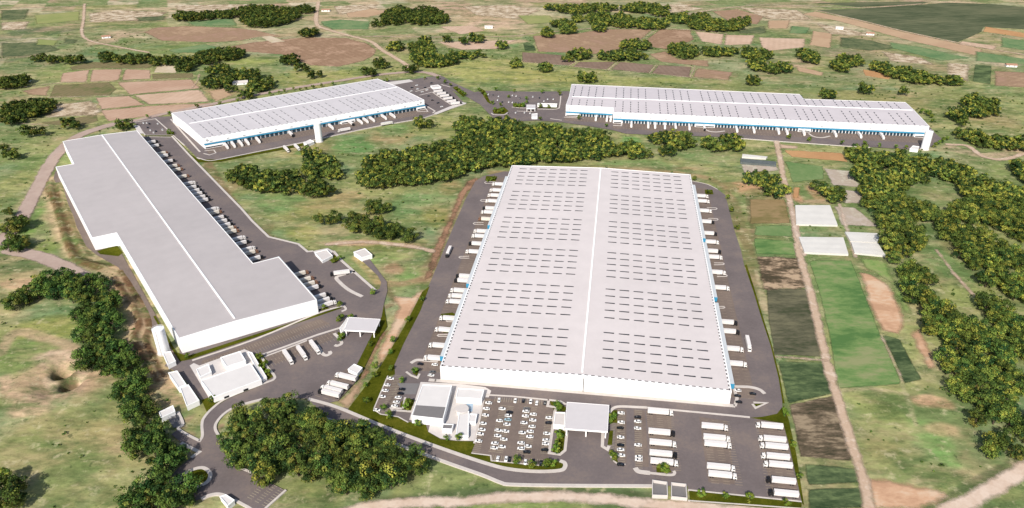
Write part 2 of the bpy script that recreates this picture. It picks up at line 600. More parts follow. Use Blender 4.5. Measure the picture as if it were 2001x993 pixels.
# ------------------------------------------------------------------ the ground
def build_ground():
    ys = np.concatenate([np.arange(60, 240, 15), np.arange(240, 640, 1.5), np.arange(640, 1150, 2.6),
                         np.arange(1150, 2300, 7.0), [2400, 2700, 3300, 4500, 7000, 11000, 18000]])
    n = 680
    u = np.linspace(-1, 1, n)
    u = np.concatenate([[-9, -4, -2, -1.3], u, [1.3, 2, 4, 9]])
    Y, U = np.meshgrid(ys, u, indexing='ij')
    X = U * (60 + 0.80 * Y)
    # tone of the turf
    n1 = fbm(X, Y, 260, 1, 4)
    n2 = fbm(X, Y * 1.0, 90, 5, 5)
    n3 = fbm(X, Y, 30, 9, 4)
    n4 = fbm(X + 30 * n2, Y + 30 * n3, 9, 13, 3)
    st = fbm(X * 0.35 + Y * 0.25, Y * 1.1 - X * 0.2, 14, 21, 4)
    warp = (fbm(X, Y, 38, 31, 4) - 0.5) * 2

    def c(r, g, b):
        return np.array(A(r, g, b))
    green, ygreen, tan, dgreen, straw, teal = c(128, 144, 92), c(163, 165, 108), c(186, 164, 126), c(92, 110, 72), c(196, 186, 140), c(118, 150, 108)
    col = np.empty(X.shape + (3,))
    t = sstep(0.36, 0.62, n2)[..., None]
    col[:] = green * (1 - t) + ygreen * t
    t = sstep(0.53, 0.72, n1 * 0.45 + n3 * 0.55)[..., None] * 0.75
    col = col * (1 - t) + tan * t
    t = sstep(0.52, 0.70, st * 0.6 + n4 * 0.4)[..., None] * 0.6
    col = col * (1 - t) + dgreen * t
    t = sstep(0.55, 0.75, fbm(X, Y, 55, 41, 4))[..., None] * 0.6
    col = col * (1 - t) + teal * t
    t = sstep(0.56, 0.74, fbm(X * 0.5 + Y * 0.3, Y, 18, 47, 4))[..., None] * 0.45
    col = col * (1 - t) + straw * t

    def patch(px, py, rx, ry, rgb, s=0.8, rough=0.5):
        gx, gy = G(px, py)
        wx = rx * depth_of(py) / F
        wy = abs(G(px, py - ry)[1] - G(px, py + ry)[1]) / 2
        d = np.hypot((X - gx) / wx, (Y - gy) / wy)
        m = (sstep(0, 0.7, 1.25 - d + warp * rough + (n4 - 0.5) * rough) * s)[..., None]
        return col * (1 - m) + c(*rgb) * m
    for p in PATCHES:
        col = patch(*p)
    for pts, w, rgb, s in SCARS:
        P = smooth_line(GP(pts), n=3)
        xs, yy = [p[0] for p in P], [p[1] for p in P]
        b = (X > min(xs) - 3 * w) & (X < max(xs) + 3 * w) & (Y > min(yy) - 3 * w) & (Y < max(yy) + 3 * w)
        d = d_line(X[b], Y[b], P) + warp[b] * w * 0.4
        m = (sstep(w, w * .35, d) * s * (0.95 + 0.5 * (n4[b] - .4)))[..., None].clip(0, 1)
        col[b] = col[b] * (1 - m) + c(*rgb) * m
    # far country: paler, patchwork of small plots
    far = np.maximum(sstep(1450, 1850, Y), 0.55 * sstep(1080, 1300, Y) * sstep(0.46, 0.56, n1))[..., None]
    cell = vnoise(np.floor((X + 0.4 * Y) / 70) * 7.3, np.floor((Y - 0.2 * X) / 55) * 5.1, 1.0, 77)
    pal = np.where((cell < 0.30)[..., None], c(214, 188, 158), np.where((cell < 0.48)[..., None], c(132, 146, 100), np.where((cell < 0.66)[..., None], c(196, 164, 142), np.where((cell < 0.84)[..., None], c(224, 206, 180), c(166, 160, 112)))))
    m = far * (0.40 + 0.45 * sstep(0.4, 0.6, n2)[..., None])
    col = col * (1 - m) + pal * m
    col = np.clip(col * (0.9 + 0.2 * n4[..., None]) * (0.93 + 0.14 * n3[..., None]), 0.004, 0.75)
    # relief: earth banks, hollows
    Z = np.zeros(X.shape)
    for pts, w, h in BANKS:
        P = smooth_line(GP(pts), n=3)
        xs, yy = [p[0] for p in P], [p[1] for p in P]
        b = (X > min(xs) - 3 * w) & (X < max(xs) + 3 * w) & (Y > min(yy) - 3 * w) & (Y < max(yy) + 3 * w)
        d = d_line(X[b], Y[b], P) + warp[b] * w * 0.35
        Z[b] += h * np.exp(-(d / w) ** 2) * (0.75 + 0.5 * n3[b])
    for px, py, r, dep in PITS:
        gx, gy = G(px, py)
        d = np.hypot(X - gx, (Y - gy) * 0.9) / r + warp * 0.15
        Z += -dep * sstep(1.0, 0.35, d) + 0.9 * np.exp(-((d - 1.25) / 0.35) ** 2)
    nr, nc = X.shape
    me = D.meshes.new('ground')
    v = np.stack([X, Y, Z], -1).reshape(-1, 3)
    me.vertices.add(len(v))
    me.vertices.foreach_set('co', v.ravel().astype(np.float32))
    idx = np.arange(nr * nc).reshape(nr, nc)
    q = np.stack([idx[:-1, :-1], idx[:-1, 1:], idx[1:, 1:], idx[1:, :-1]], -1).reshape(-1, 4)
    me.loops.add(q.size)
    me.loops.foreach_set('vertex_index', q.ravel().astype(np.int32))
    me.polygons.add(len(q))
    me.polygons.foreach_set('loop_start', np.arange(0, q.size, 4, dtype=np.int32))
    me.polygons.foreach_set('use_smooth', np.ones(len(q), bool))
    me.update(calc_edges=True)
    a = me.color_attributes.new('soil', 'FLOAT_COLOR', 'POINT')
    a.data.foreach_set('color', np.concatenate([col.reshape(-1, 3), np.ones((nr * nc, 1))], 1).ravel().astype(np.float32))
    m, nt, out = new_mat('turf')
    at = N(nt, 'ShaderNodeAttribute', attribute_name='soil')
    p = geo_pos(nt)
    mp = N(nt, 'ShaderNodeMapping')
    mp.inputs['Rotation'].default_value = (0, 0, 0.35)
    mp.inputs['Scale'].default_value = (0.45, 1, 1)
    nt.links.new(p, mp.inputs['Vector'])
    q = mp.outputs[0]

    def remap(f, a, b, c_, d_):
        r = N(nt, 'ShaderNodeMapRange')
        r.inputs[1].default_value, r.inputs[2].default_value, r.inputs[3].default_value, r.inputs[4].default_value = a, b, c_, d_
        nt.links.new(f, r.inputs[0])
        return r.outputs[0]

    def blend(c_, rgb, fac):
        n_ = N(nt, 'ShaderNodeMix', data_type='RGBA')
        nt.links.new(fac, n_.inputs[0])
        nt.links.new(c_, n_.inputs[6])
        n_.inputs[7].default_value = (*rgb, 1)
        return n_.outputs[2]
    cc = blend(at.outputs['Color'], A(206, 178, 142), remap(noise(nt, 0.035, 8.0, 0.68, q), 0.50, 0.64, 0, 0.4))
    cc = blend(cc, A(92, 114, 66), remap(noise(nt, 0.045, 9.0, 0.74, q), 0.47, 0.62, 0, 0.8))
    cc = blend(cc, A(212, 200, 160), remap(noise(nt, 0.11, 6.0, 0.7, p), 0.55, 0.66, 0, 0.55))
    cc = blend(cc, A(70, 84, 52), remap(noise(nt, 0.16, 4.0, 0.7, p), 0.60, 0.68, 0, 0.6))
    f = noise(nt, 0.22, 6.0, 0.7, q)
    k = math_node(nt, 'MULTIPLY', remap(f, 0.35, 0.65, 0.78, 1.24), remap(noise(nt, 0.03, 6.0, 0.7, p), 0.3, 0.7, 0.89, 1.15))
    mx = N(nt, 'ShaderNodeVectorMath', operation='SCALE')
    nt.links.new(cc, mx.inputs[0])
    nt.links.new(k, mx.inputs['Scale'])
    b = N(nt, 'ShaderNodeBsdfDiffuse')
    nt.links.new(mx.outputs[0], b.inputs['Color'])
    bp = N(nt, 'ShaderNodeBump')
    bp.inputs['Strength'].default_value = 0.6
    bp.inputs['Distance'].default_value = 1.2
    nt.links.new(noise(nt, 0.07, 6.0, 0.65, p), bp.inputs['Height'])
    nt.links.new(bp.outputs[0], b.inputs['Normal'])
    nt.links.new(b.outputs[0], out.inputs[0])
    me.materials.append(m)
    struct(link(D.objects.new('ground', me)))


GRN, YGR, DGR, TAN, PNK, BRN, STR = (118, 142, 88), (168, 172, 106), (84, 98, 68), (190, 165, 128), (216, 182, 152), (140, 116, 92), (200, 188, 145)
PATCHES = [
    # the meadow bottom left
    (110, 860, 120, 70, (168, 160, 108), .7), (60, 690, 60, 40, (128, 150, 84), .7), (100, 640, 70, 25, (170, 170, 92), .7),
    (120, 745, 90, 45, (205, 172, 140), .85), (60, 800, 50, 16, (215, 180, 150), .7), (190, 730, 40, 30, (200, 168, 135), .7),
    (130, 700, 60, 18, (218, 186, 158), .8), (130, 925, 60, 25, (112, 130, 78), .7), (90, 870, 40, 18, (116, 132, 80), .7), (180, 875, 30, 25, (110, 126, 76), .7), (80, 960, 60, 25, (150, 160, 100), .6),
    (200, 850, 60, 30, (180, 165, 115), .6), (40, 555, 45, 12, (212, 172, 140), .7), (130, 735, 28, 15, (120, 104, 78), .8),
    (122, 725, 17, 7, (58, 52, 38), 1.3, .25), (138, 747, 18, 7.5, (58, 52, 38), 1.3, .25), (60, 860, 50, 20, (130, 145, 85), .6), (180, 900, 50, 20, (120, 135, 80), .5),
    # left edge
    (40, 300, 60, 25, (150, 160, 98), .7), (90, 320, 60, 25, (132, 152, 92), .7), (30, 360, 50, 25, (172, 168, 108), .7), (85, 420, 28, 60, (122, 158, 78), .75),
    (110, 470, 25, 30, (142, 160, 82), .6), (45, 520, 40, 12, (90, 112, 70), .6),
    (40, 100, 50, 30, (92, 106, 82), .7), (30, 70, 40, 20, (100, 112, 86), .7), (110, 90, 60, 18, (128, 150, 98), .7), (110, 35, 50, 14, (150, 160, 104), .7),
    (90, 60, 60, 8, (95, 108, 82), .6), (60, 130, 60, 15, (110, 128, 92), .6), (100, 140, 50, 12, (140, 158, 92), .6), (30, 215, 40, 20, (150, 158, 98), .6),
    (130, 210, 40, 16, (196, 170, 135), .8), (60, 215, 30, 8, (160, 160, 100), .6),
    # top band
    (300, 25, 120, 12, (205, 182, 146), .7), (250, 40, 60, 7, (192, 168, 128), .6), (240, 65, 40, 8, (210, 178, 152), .7), (200, 80, 25, 6, (212, 180, 155), .8),
    (300, 36, 25, 5, (100, 105, 76), .7), (280, 82, 30, 6, (120, 136, 90), .6), (430, 45, 60, 8, (130, 152, 98), .7), (340, 97, 50, 10, (128, 148, 90), .7),
    (640, 30, 60, 14, (200, 172, 140), .7), (670, 48, 40, 8, (112, 142, 92), .8), (560, 48, 50, 8, (128, 152, 98), .7), (720, 22, 40, 8, (205, 170, 145), .6),
    (900, 25, 60, 16, (180, 165, 118), .7), (950, 35, 80, 22, (208, 178, 145), .8), (960, 50, 60, 12, (222, 190, 165), .8), (880, 55, 30, 10, (150, 160, 104), .6),
    (1010, 50, 40, 18, (212, 185, 155), .8), (1060, 35, 40, 12, (190, 180, 128), .7), (1000, 88, 20, 8, (120, 156, 100), .7), (940, 85, 60, 10, (222, 186, 155), .7),
    (830, 62, 60, 7, (146, 152, 105), .6), (1032, 85, 12, 14, (110, 136, 88), .8), (1440, 95, 40, 10, (118, 132, 88), .6), (1420, 130, 30, 12, (112, 140, 88), .7),
    (1460, 148, 20, 10, (116, 150, 92), .7), (1500, 55, 50, 6, (150, 150, 105), .6), (1560, 50, 40, 8, (205, 180, 150), .7), (1540, 30, 60, 12, (206, 186, 158), .7), (1660, 62, 60, 10, (222, 200, 172), .7),
    (1640, 100, 40, 12, (110, 126, 90), .7), (1720, 85, 60, 12, (165, 145, 112), .6), (1740, 105, 60, 10, (150, 140, 108), .6), (1800, 95, 80, 14, (120, 142, 96), .6),
    (1880, 110, 60, 12, (112, 146, 90), .6), (1960, 90, 50, 10, (116, 142, 90), .6), (1820, 130, 60, 12, (165, 148, 115), .6), (1900, 150, 30, 12, (88, 106, 78), .7),
    (1960, 125, 40, 6, (215, 190, 165), .8), (1990, 45, 30, 8, (120, 150, 90), .6), (1560, 125, 30, 8, (212, 178, 150), .7), (1700, 145, 40, 8, (212, 176, 145), .7),
    (1650, 150, 60, 14, (112, 138, 92), .6), (1580, 150, 60, 10, (120, 136, 86), .6),
    # meadow behind the far warehouses
    (960, 135, 120, 25, (178, 176, 108), .85), (1080, 150, 110, 18, (176, 172, 104), .85), (1250, 160, 110, 10, (168, 170, 104), .8), (1500, 175, 120, 12, (140, 148, 92), .7), (1720, 195, 120, 20, (158, 152, 100), .7),
    (1860, 190, 60, 20, (146, 150, 96), .7), (1980, 180, 40, 18, (130, 146, 92), .6), (1960, 235, 40, 14, (170, 148, 110), .6), (1860, 285, 50, 10, (125, 142, 92), .6), (1970, 335, 40, 20, (138, 154, 96), .7),
    (620, 150, 110, 16, (168, 166, 98), .8), (480, 120, 60, 10, (165, 172, 98), .8), (720, 140, 60, 14, (165, 168, 100), .7), (600, 165, 60, 10, (176, 168, 104), .7), (440, 180, 40, 12, (192, 165, 125), .7),
    # valley between the warehouses
    (600, 290, 70, 18, (168, 150, 105), .6), (690, 285, 40, 16, (108, 150, 88), .75), (760, 265, 40, 16, (176, 150, 108), .7), (590, 298, 14, 5, (90, 140, 72), .7), (770, 255, 30, 12, (108, 152, 92), .7), (850, 250, 50, 20, (160, 160, 98), .6),
    (440, 305, 40, 14, (165, 160, 98), .7), (540, 400, 60, 20, (126, 156, 96), .8), (620, 420, 60, 18, (170, 158, 98), .6), (590, 455, 40, 18, (162, 160, 86), .7), (680, 385, 40, 10, (188, 160, 118), .7),
    (800, 400, 40, 30, (124, 156, 98), .85), (850, 420, 30, 25, (168, 158, 94), .7), (830, 390, 50, 14, (138, 160, 104), .7), (880, 365, 24, 14, (186, 158, 110), .6), (760, 480, 90, 14, (164, 158, 92), .7), (640, 400, 60, 8, (178, 152, 110), .5),
    (700, 475, 60, 6, (216, 178, 146), .8), (800, 480, 50, 6, (214, 176, 142), .7), (770, 500, 50, 10, (142, 166, 92), .8), (800, 535, 30, 14, (126, 162, 90), .8), (770, 525, 24, 12, (168, 132, 104), .8), (740, 510, 25, 8, (118, 150, 84), .7),
    (470, 440, 14, 40, (150, 128, 96), .6), (520, 450, 16, 14, (140, 122, 88), .6), (440, 380, 14, 30, (160, 136, 100), .6), (400, 330, 12, 14, (172, 140, 112), .7), (500, 430, 22, 14, (130, 120, 80), .5),
    (1050, 325, 100, 8, (156, 158, 96), .6), (1250, 322, 70, 10, (120, 152, 92), .7), (1380, 310, 60, 12, (128, 154, 98), .7), (1230, 275, 20, 9, (98, 152, 78), .8), (1400, 345, 30, 12, (140, 150, 92), .6), (1440, 365, 28, 10, (220, 168, 132), .8), (1340, 330, 30, 5, (190, 154, 118), .6),
    # strip right of the big warehouse
    (1445, 450, 12, 70, (132, 122, 88), .7), (1420, 365, 20, 12, (112, 130, 78), .6), (1470, 540, 10, 40, (120, 124, 76), .6), (1490, 590, 8, 60, (206, 186, 150), .6), (1500, 380, 50, 14, (180, 148, 112), .6),
    # right-hand meadows
    (1730, 830, 60, 50, (152, 162, 98), .7), (1720, 880, 60, 25, (168, 158, 108), .7), (1830, 870, 40, 50, (132, 166, 96), .7), (1770, 930, 60, 14, (130, 150, 88), .6), (1840, 840, 30, 14, (200, 170, 130), .6), (1900, 930, 40, 18, (176, 162, 118), .6),
    (1810, 780, 40, 8, (216, 176, 142), .8), (1830, 790, 30, 6, (150, 120, 92), .7), (1850, 900, 30, 25, (124, 164, 92), .6), (1810, 940, 40, 12, (206, 176, 146), .5), (1960, 960, 40, 20, (160, 160, 104), .6),
    (1830, 380, 40, 16, (150, 150, 98), .7), (1850, 520, 30, 40, (112, 142, 84), .7), (1900, 580, 50, 25, (152, 162, 96), .7), (1960, 620, 40, 14, (104, 132, 84), .6), (1870, 490, 20, 20, (160, 152, 104), .6), (1960, 630, 30, 8, (90, 100, 85), .6),
    (1590, 375, 14, 16, (215, 165, 130), .7), (1480, 365, 20, 8, (226, 176, 140), .8), (1555, 385, 12, 12, (214, 160, 128), .8), (1600, 395, 40, 5, (206, 170, 140), .6),
    # foreground and round the front wood
    (570, 960, 60, 25, (140, 150, 88), .6), (900, 945, 80, 18, (150, 158, 100), .7), (800, 975, 100, 10, (110, 118, 80), .6), (780, 920, 40, 30, (128, 124, 84), .5), (1150, 965, 120, 7, (126, 126, 88), .6), (520, 970, 30, 10, (110, 130, 84), .5),
    (370, 830, 20, 25, (188, 160, 128), .8), (305, 770, 20, 25, (206, 160, 122), .85), (385, 820, 12, 25, (170, 172, 112), .7), (440, 800, 14, 14, (130, 118, 84), .6), (432, 835, 8, 10, (176, 140, 118), .8), (370, 850, 14, 6, (180, 144, 118), .7),
    (360, 890, 14, 8, (170, 150, 135), .7), (435, 985, 24, 12, (164, 176, 118), .8), (600, 990, 60, 8, (120, 140, 86), .6), (1000, 990, 200, 8, (140, 158, 92), .7),
]
BANKS = [([(99, 356), (102, 380), (114, 412), (122, 440), (134, 478), (150, 508), (200, 522)], 3.6, 2.6), ([(114, 360), (134, 424), (154, 474), (168, 500)], 3.2, 2.0),
         ([(224, 545), (245, 580), (262, 600), (275, 640), (262, 660), (282, 700), (310, 735)], 3.0, 2.3), ([(236, 530), (262, 570), (285, 610), (292, 640), (283, 665), (300, 700)], 2.0, 1.3)]
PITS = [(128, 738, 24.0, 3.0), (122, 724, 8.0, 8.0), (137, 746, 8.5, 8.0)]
SCARS = [([(102, 352), (110, 392), (126, 434), (146, 478), (170, 508), (230, 526)], 19, (206, 180, 142), 1.0), ([(90, 354), (95, 374), (108, 399), (119, 431), (127, 460), (139, 496), (156, 514), (202, 528)], 5.0, (112, 92, 62), 1.0), ([(108, 362), (124, 424), (144, 474), (156, 503), (182, 515), (232, 519)], 5.5, (116, 94, 66), 1.0),
         ([(128, 400), (152, 462), (176, 500)], 3.0, (150, 132, 92), .8), ([(126, 470), (142, 468), (150, 478)], 4, (120, 130, 76), .7), ([(160, 545), (200, 545), (235, 530)], 6, (150, 136, 92), .6), ([(228, 530), (250, 570), (272, 605), (280, 640), (272, 665), (290, 700), (318, 740), (335, 790)], 15, (204, 174, 140), 1.0), ([(236, 530), (262, 572), (285, 612), (294, 640), (286, 665), (300, 700), (318, 735)], 4.2, (112, 84, 62), 1.0),
         ([(224, 545), (246, 580), (264, 604), (272, 640), (262, 662), (284, 705), (308, 745)], 3.8, (120, 92, 68), 1.0), ([(215, 515), (240, 520)], 5, (120, 120, 70), .6), ([(195, 530), (232, 520)], 4, (208, 176, 140), .8),
         ([(405, 320), (440, 380), (480, 432), (520, 462), (560, 478)], 7, (150, 126, 96), .7), ([(415, 325), (450, 385), (490, 432)], 4, (122, 104, 76), .6), ([(925, 352), (890, 410), (862, 480), (835, 545)], 10, (140, 110, 88), .5),
         ([(960, 338), (1060, 334), (1180, 328), (1290, 334), (1370, 345), (1410, 362), (1432, 392)], 7, (172, 142, 108), .7), ([(1060, 330), (1180, 323), (1300, 330)], 4, (140, 120, 90), .5), ([(1432, 392), (1452, 450), (1468, 520), (1490, 600)], 8, (140, 126, 88), .7),
         ([(1462, 385), (1468, 430), (1474, 470)], 4, (112, 96, 72), .7), ([(1478, 530), (1490, 580), (1500, 620)], 4, (206, 186, 150), .8), ([(745, 552), (780, 556), (830, 545)], 7, (176, 146, 112), .8), ([(755, 562), (770, 590), (752, 600)], 5, (120, 104, 76), .7), ([(700, 505), (730, 540), (745, 560)], 6, (196, 166, 118), .6),
         ([(0, 690), (30, 650), (90, 660), (140, 680), (165, 720), (150, 760), (90, 770), (30, 780), (8, 740)], 8, (214, 180, 150), .7), ([(80, 700), (110, 690), (150, 700), (160, 735), (120, 760), (90, 740)], 5, (226, 196, 168), .7), ([(700, 1000), (860, 968), (1000, 962), (1270, 968)], 5, (84, 94, 68), .7), ([(1800, 1000), (1900, 945), (2001, 893)], 4, (84, 94, 66), .7),
         ([(1780, 440), (1820, 500), (1870, 545), (1950, 620)], 5, (120, 130, 86), .4), ([(1795, 785), (1850, 790)], 7, (214, 172, 138), .8), ([(1625, 765), (1700, 760), (1770, 770)], 3, (196, 180, 140), .7), ([(1720, 660), (1745, 710), (1770, 770), (1790, 830)], 2.5, (190, 182, 138), .7),
         ([(60, 80), (130, 60), (220, 50)], 9, (92, 106, 82), .6), ([(20, 120), (90, 95), (160, 80)], 10, (98, 112, 86), .6), ([(250, 45), (340, 36), (440, 40)], 7, (100, 110, 78), .5), ([(200, 18), (340, 14), (480, 12), (650, 14)], 30, (206, 182, 148), .75), ([(650, 16), (760, 16), (880, 16), (1060, 12)], 40, (204, 178, 148), .7),
         ([(1340, 30), (1480, 36), (1600, 46), (1760, 80)], 26, (208, 190, 160), .7), ([(1180, 20), (1330, 18), (1560, 14)], 30, (206, 180, 148), .7), ([(1640, 85), (1740, 105), (1860, 140)], 22, (176, 156, 120), .6), ([(1620, 80), (1700, 110), (1800, 130)], 8, (120, 128, 90), .6), ([(870, 60), (960, 48), (1030, 40)], 26, (216, 186, 158), .7), ([(880, 92), (960, 88), (1020, 80)], 14, (220, 186, 156), .8),
         ([(180, 88), (240, 72), (320, 68)], 14, (204, 178, 146), .7), ([(120, 210), (170, 205), (195, 225)], 16, (198, 172, 136), .8), ([(380, 160), (400, 172), (430, 190)], 10, (196, 166, 126), .7), ([(1855, 288), (1900, 300), (1950, 305), (2001, 295)], 16, (204, 176, 148), .8), ([(1440, 300), (1480, 290), (1520, 290)], 8, (150, 150, 98), .5),
         ([(1700, 240), (1800, 215), (1900, 235), (1980, 250)], 30, (172, 156, 108), .4)]
build_ground()

# ------------------------------------------------------------------ fields and tracks
P_ = lambda *a, **k: soil_mat(*a, **k)
pink = P_(A(208, 176, 152), A(194, 160, 136), scale=0.02, stripe=(0.5, 9, .06), ragged=2, soft=3)
brown = P_(A(190, 160, 132), A(166, 138, 112), A(178, 146, 124), scale=0.015, stripe=(1.0, 11, .08), ragged=3, soft=4)
brown2 = P_(A(176, 146, 120), A(158, 128, 104), A(190, 158, 132), scale=0.02, stripe=(-0.7, 11, .08), ragged=3, soft=4)
dark = P_(A(154, 132, 116), A(136, 114, 100), scale=0.02, stripe=(-0.1, 8, .08), ragged=1.0, soft=2)
olive = P_(A(126, 122, 86), A(144, 130, 98), A(112, 118, 76), scale=0.02, stripe=(0.2, 8, .1), ragged=1.5, soft=2)
pale = P_(A(222, 192, 168), A(206, 176, 150), scale=0.02, stripe=(0.3, 10, .06), ragged=2.5, soft=4)
tanf = P_(A(206, 176, 144), A(194, 162, 132), scale=0.015, stripe=(-0.9, 10, .06), ragged=3, soft=4)
cream = P_(A(226, 210, 185), A(208, 190, 158), scale=0.04, ragged=1.5, soft=2)
bush = P_(A(84, 94, 70), A(104, 110, 84), A(120, 122, 94), scale=0.012, stripe=(-0.7, 14, .1), ragged=1.5, soft=2, aniso=.4)
green = P_(A(92, 128, 74), A(124, 152, 92), A(156, 160, 114), scale=0.028, ragged=.6, soft=1.5, aniso=.4)
lgreen = P_(A(118, 152, 84), A(146, 168, 100), A(164, 168, 116), scale=0.03, ragged=2, soft=4)
dgreen = P_(A(62, 80, 54), A(92, 108, 74), A(124, 140, 94), scale=0.05, ragged=.8, soft=1.5, aniso=.4)
mott = P_(A(78, 74, 58), A(116, 102, 84), A(168, 150, 124), scale=0.07, ragged=.8, soft=1.5, contrast=1.1, aniso=.35)
mott2 = P_(A(84, 76, 60), A(126, 108, 88), A(200, 174, 144), scale=0.07, ragged=2.0, soft=3, contrast=1.4, aniso=.4)
dkfield = P_(A(76, 82, 60), A(104, 102, 82), A(126, 122, 96), scale=0.05, ragged=.6, soft=1.5, aniso=.35)
psoil = P_(A(204, 162, 130), A(222, 180, 146), A(230, 200, 170), scale=0.05, ragged=2.0, soft=4, aniso=.5)
mgreen = P_(A(112, 142, 88), A(136, 156, 104), scale=0.03, ragged=1.5, soft=2)
orange = P_(A(210, 166, 118), A(196, 150, 108), scale=0.02, ragged=1.5, soft=2)
lilac = P_(A(206, 192, 178), A(190, 174, 156), A(214, 206, 186), scale=0.03, ragged=1.5, soft=2)
brgrass = P_(A(150, 130, 92), A(166, 142, 104), A(134, 122, 80), scale=0.03, ragged=1.5, soft=2, aniso=.4)
bank = P_(A(120, 96, 76), A(164, 128, 102), A(188, 146, 118), scale=0.05, ragged=2.0, soft=3)
terr = P_(A(136, 112, 84), A(176, 150, 116), A(200, 172, 136), scale=0.05, ragged=2.5, soft=4, contrast=1.2)

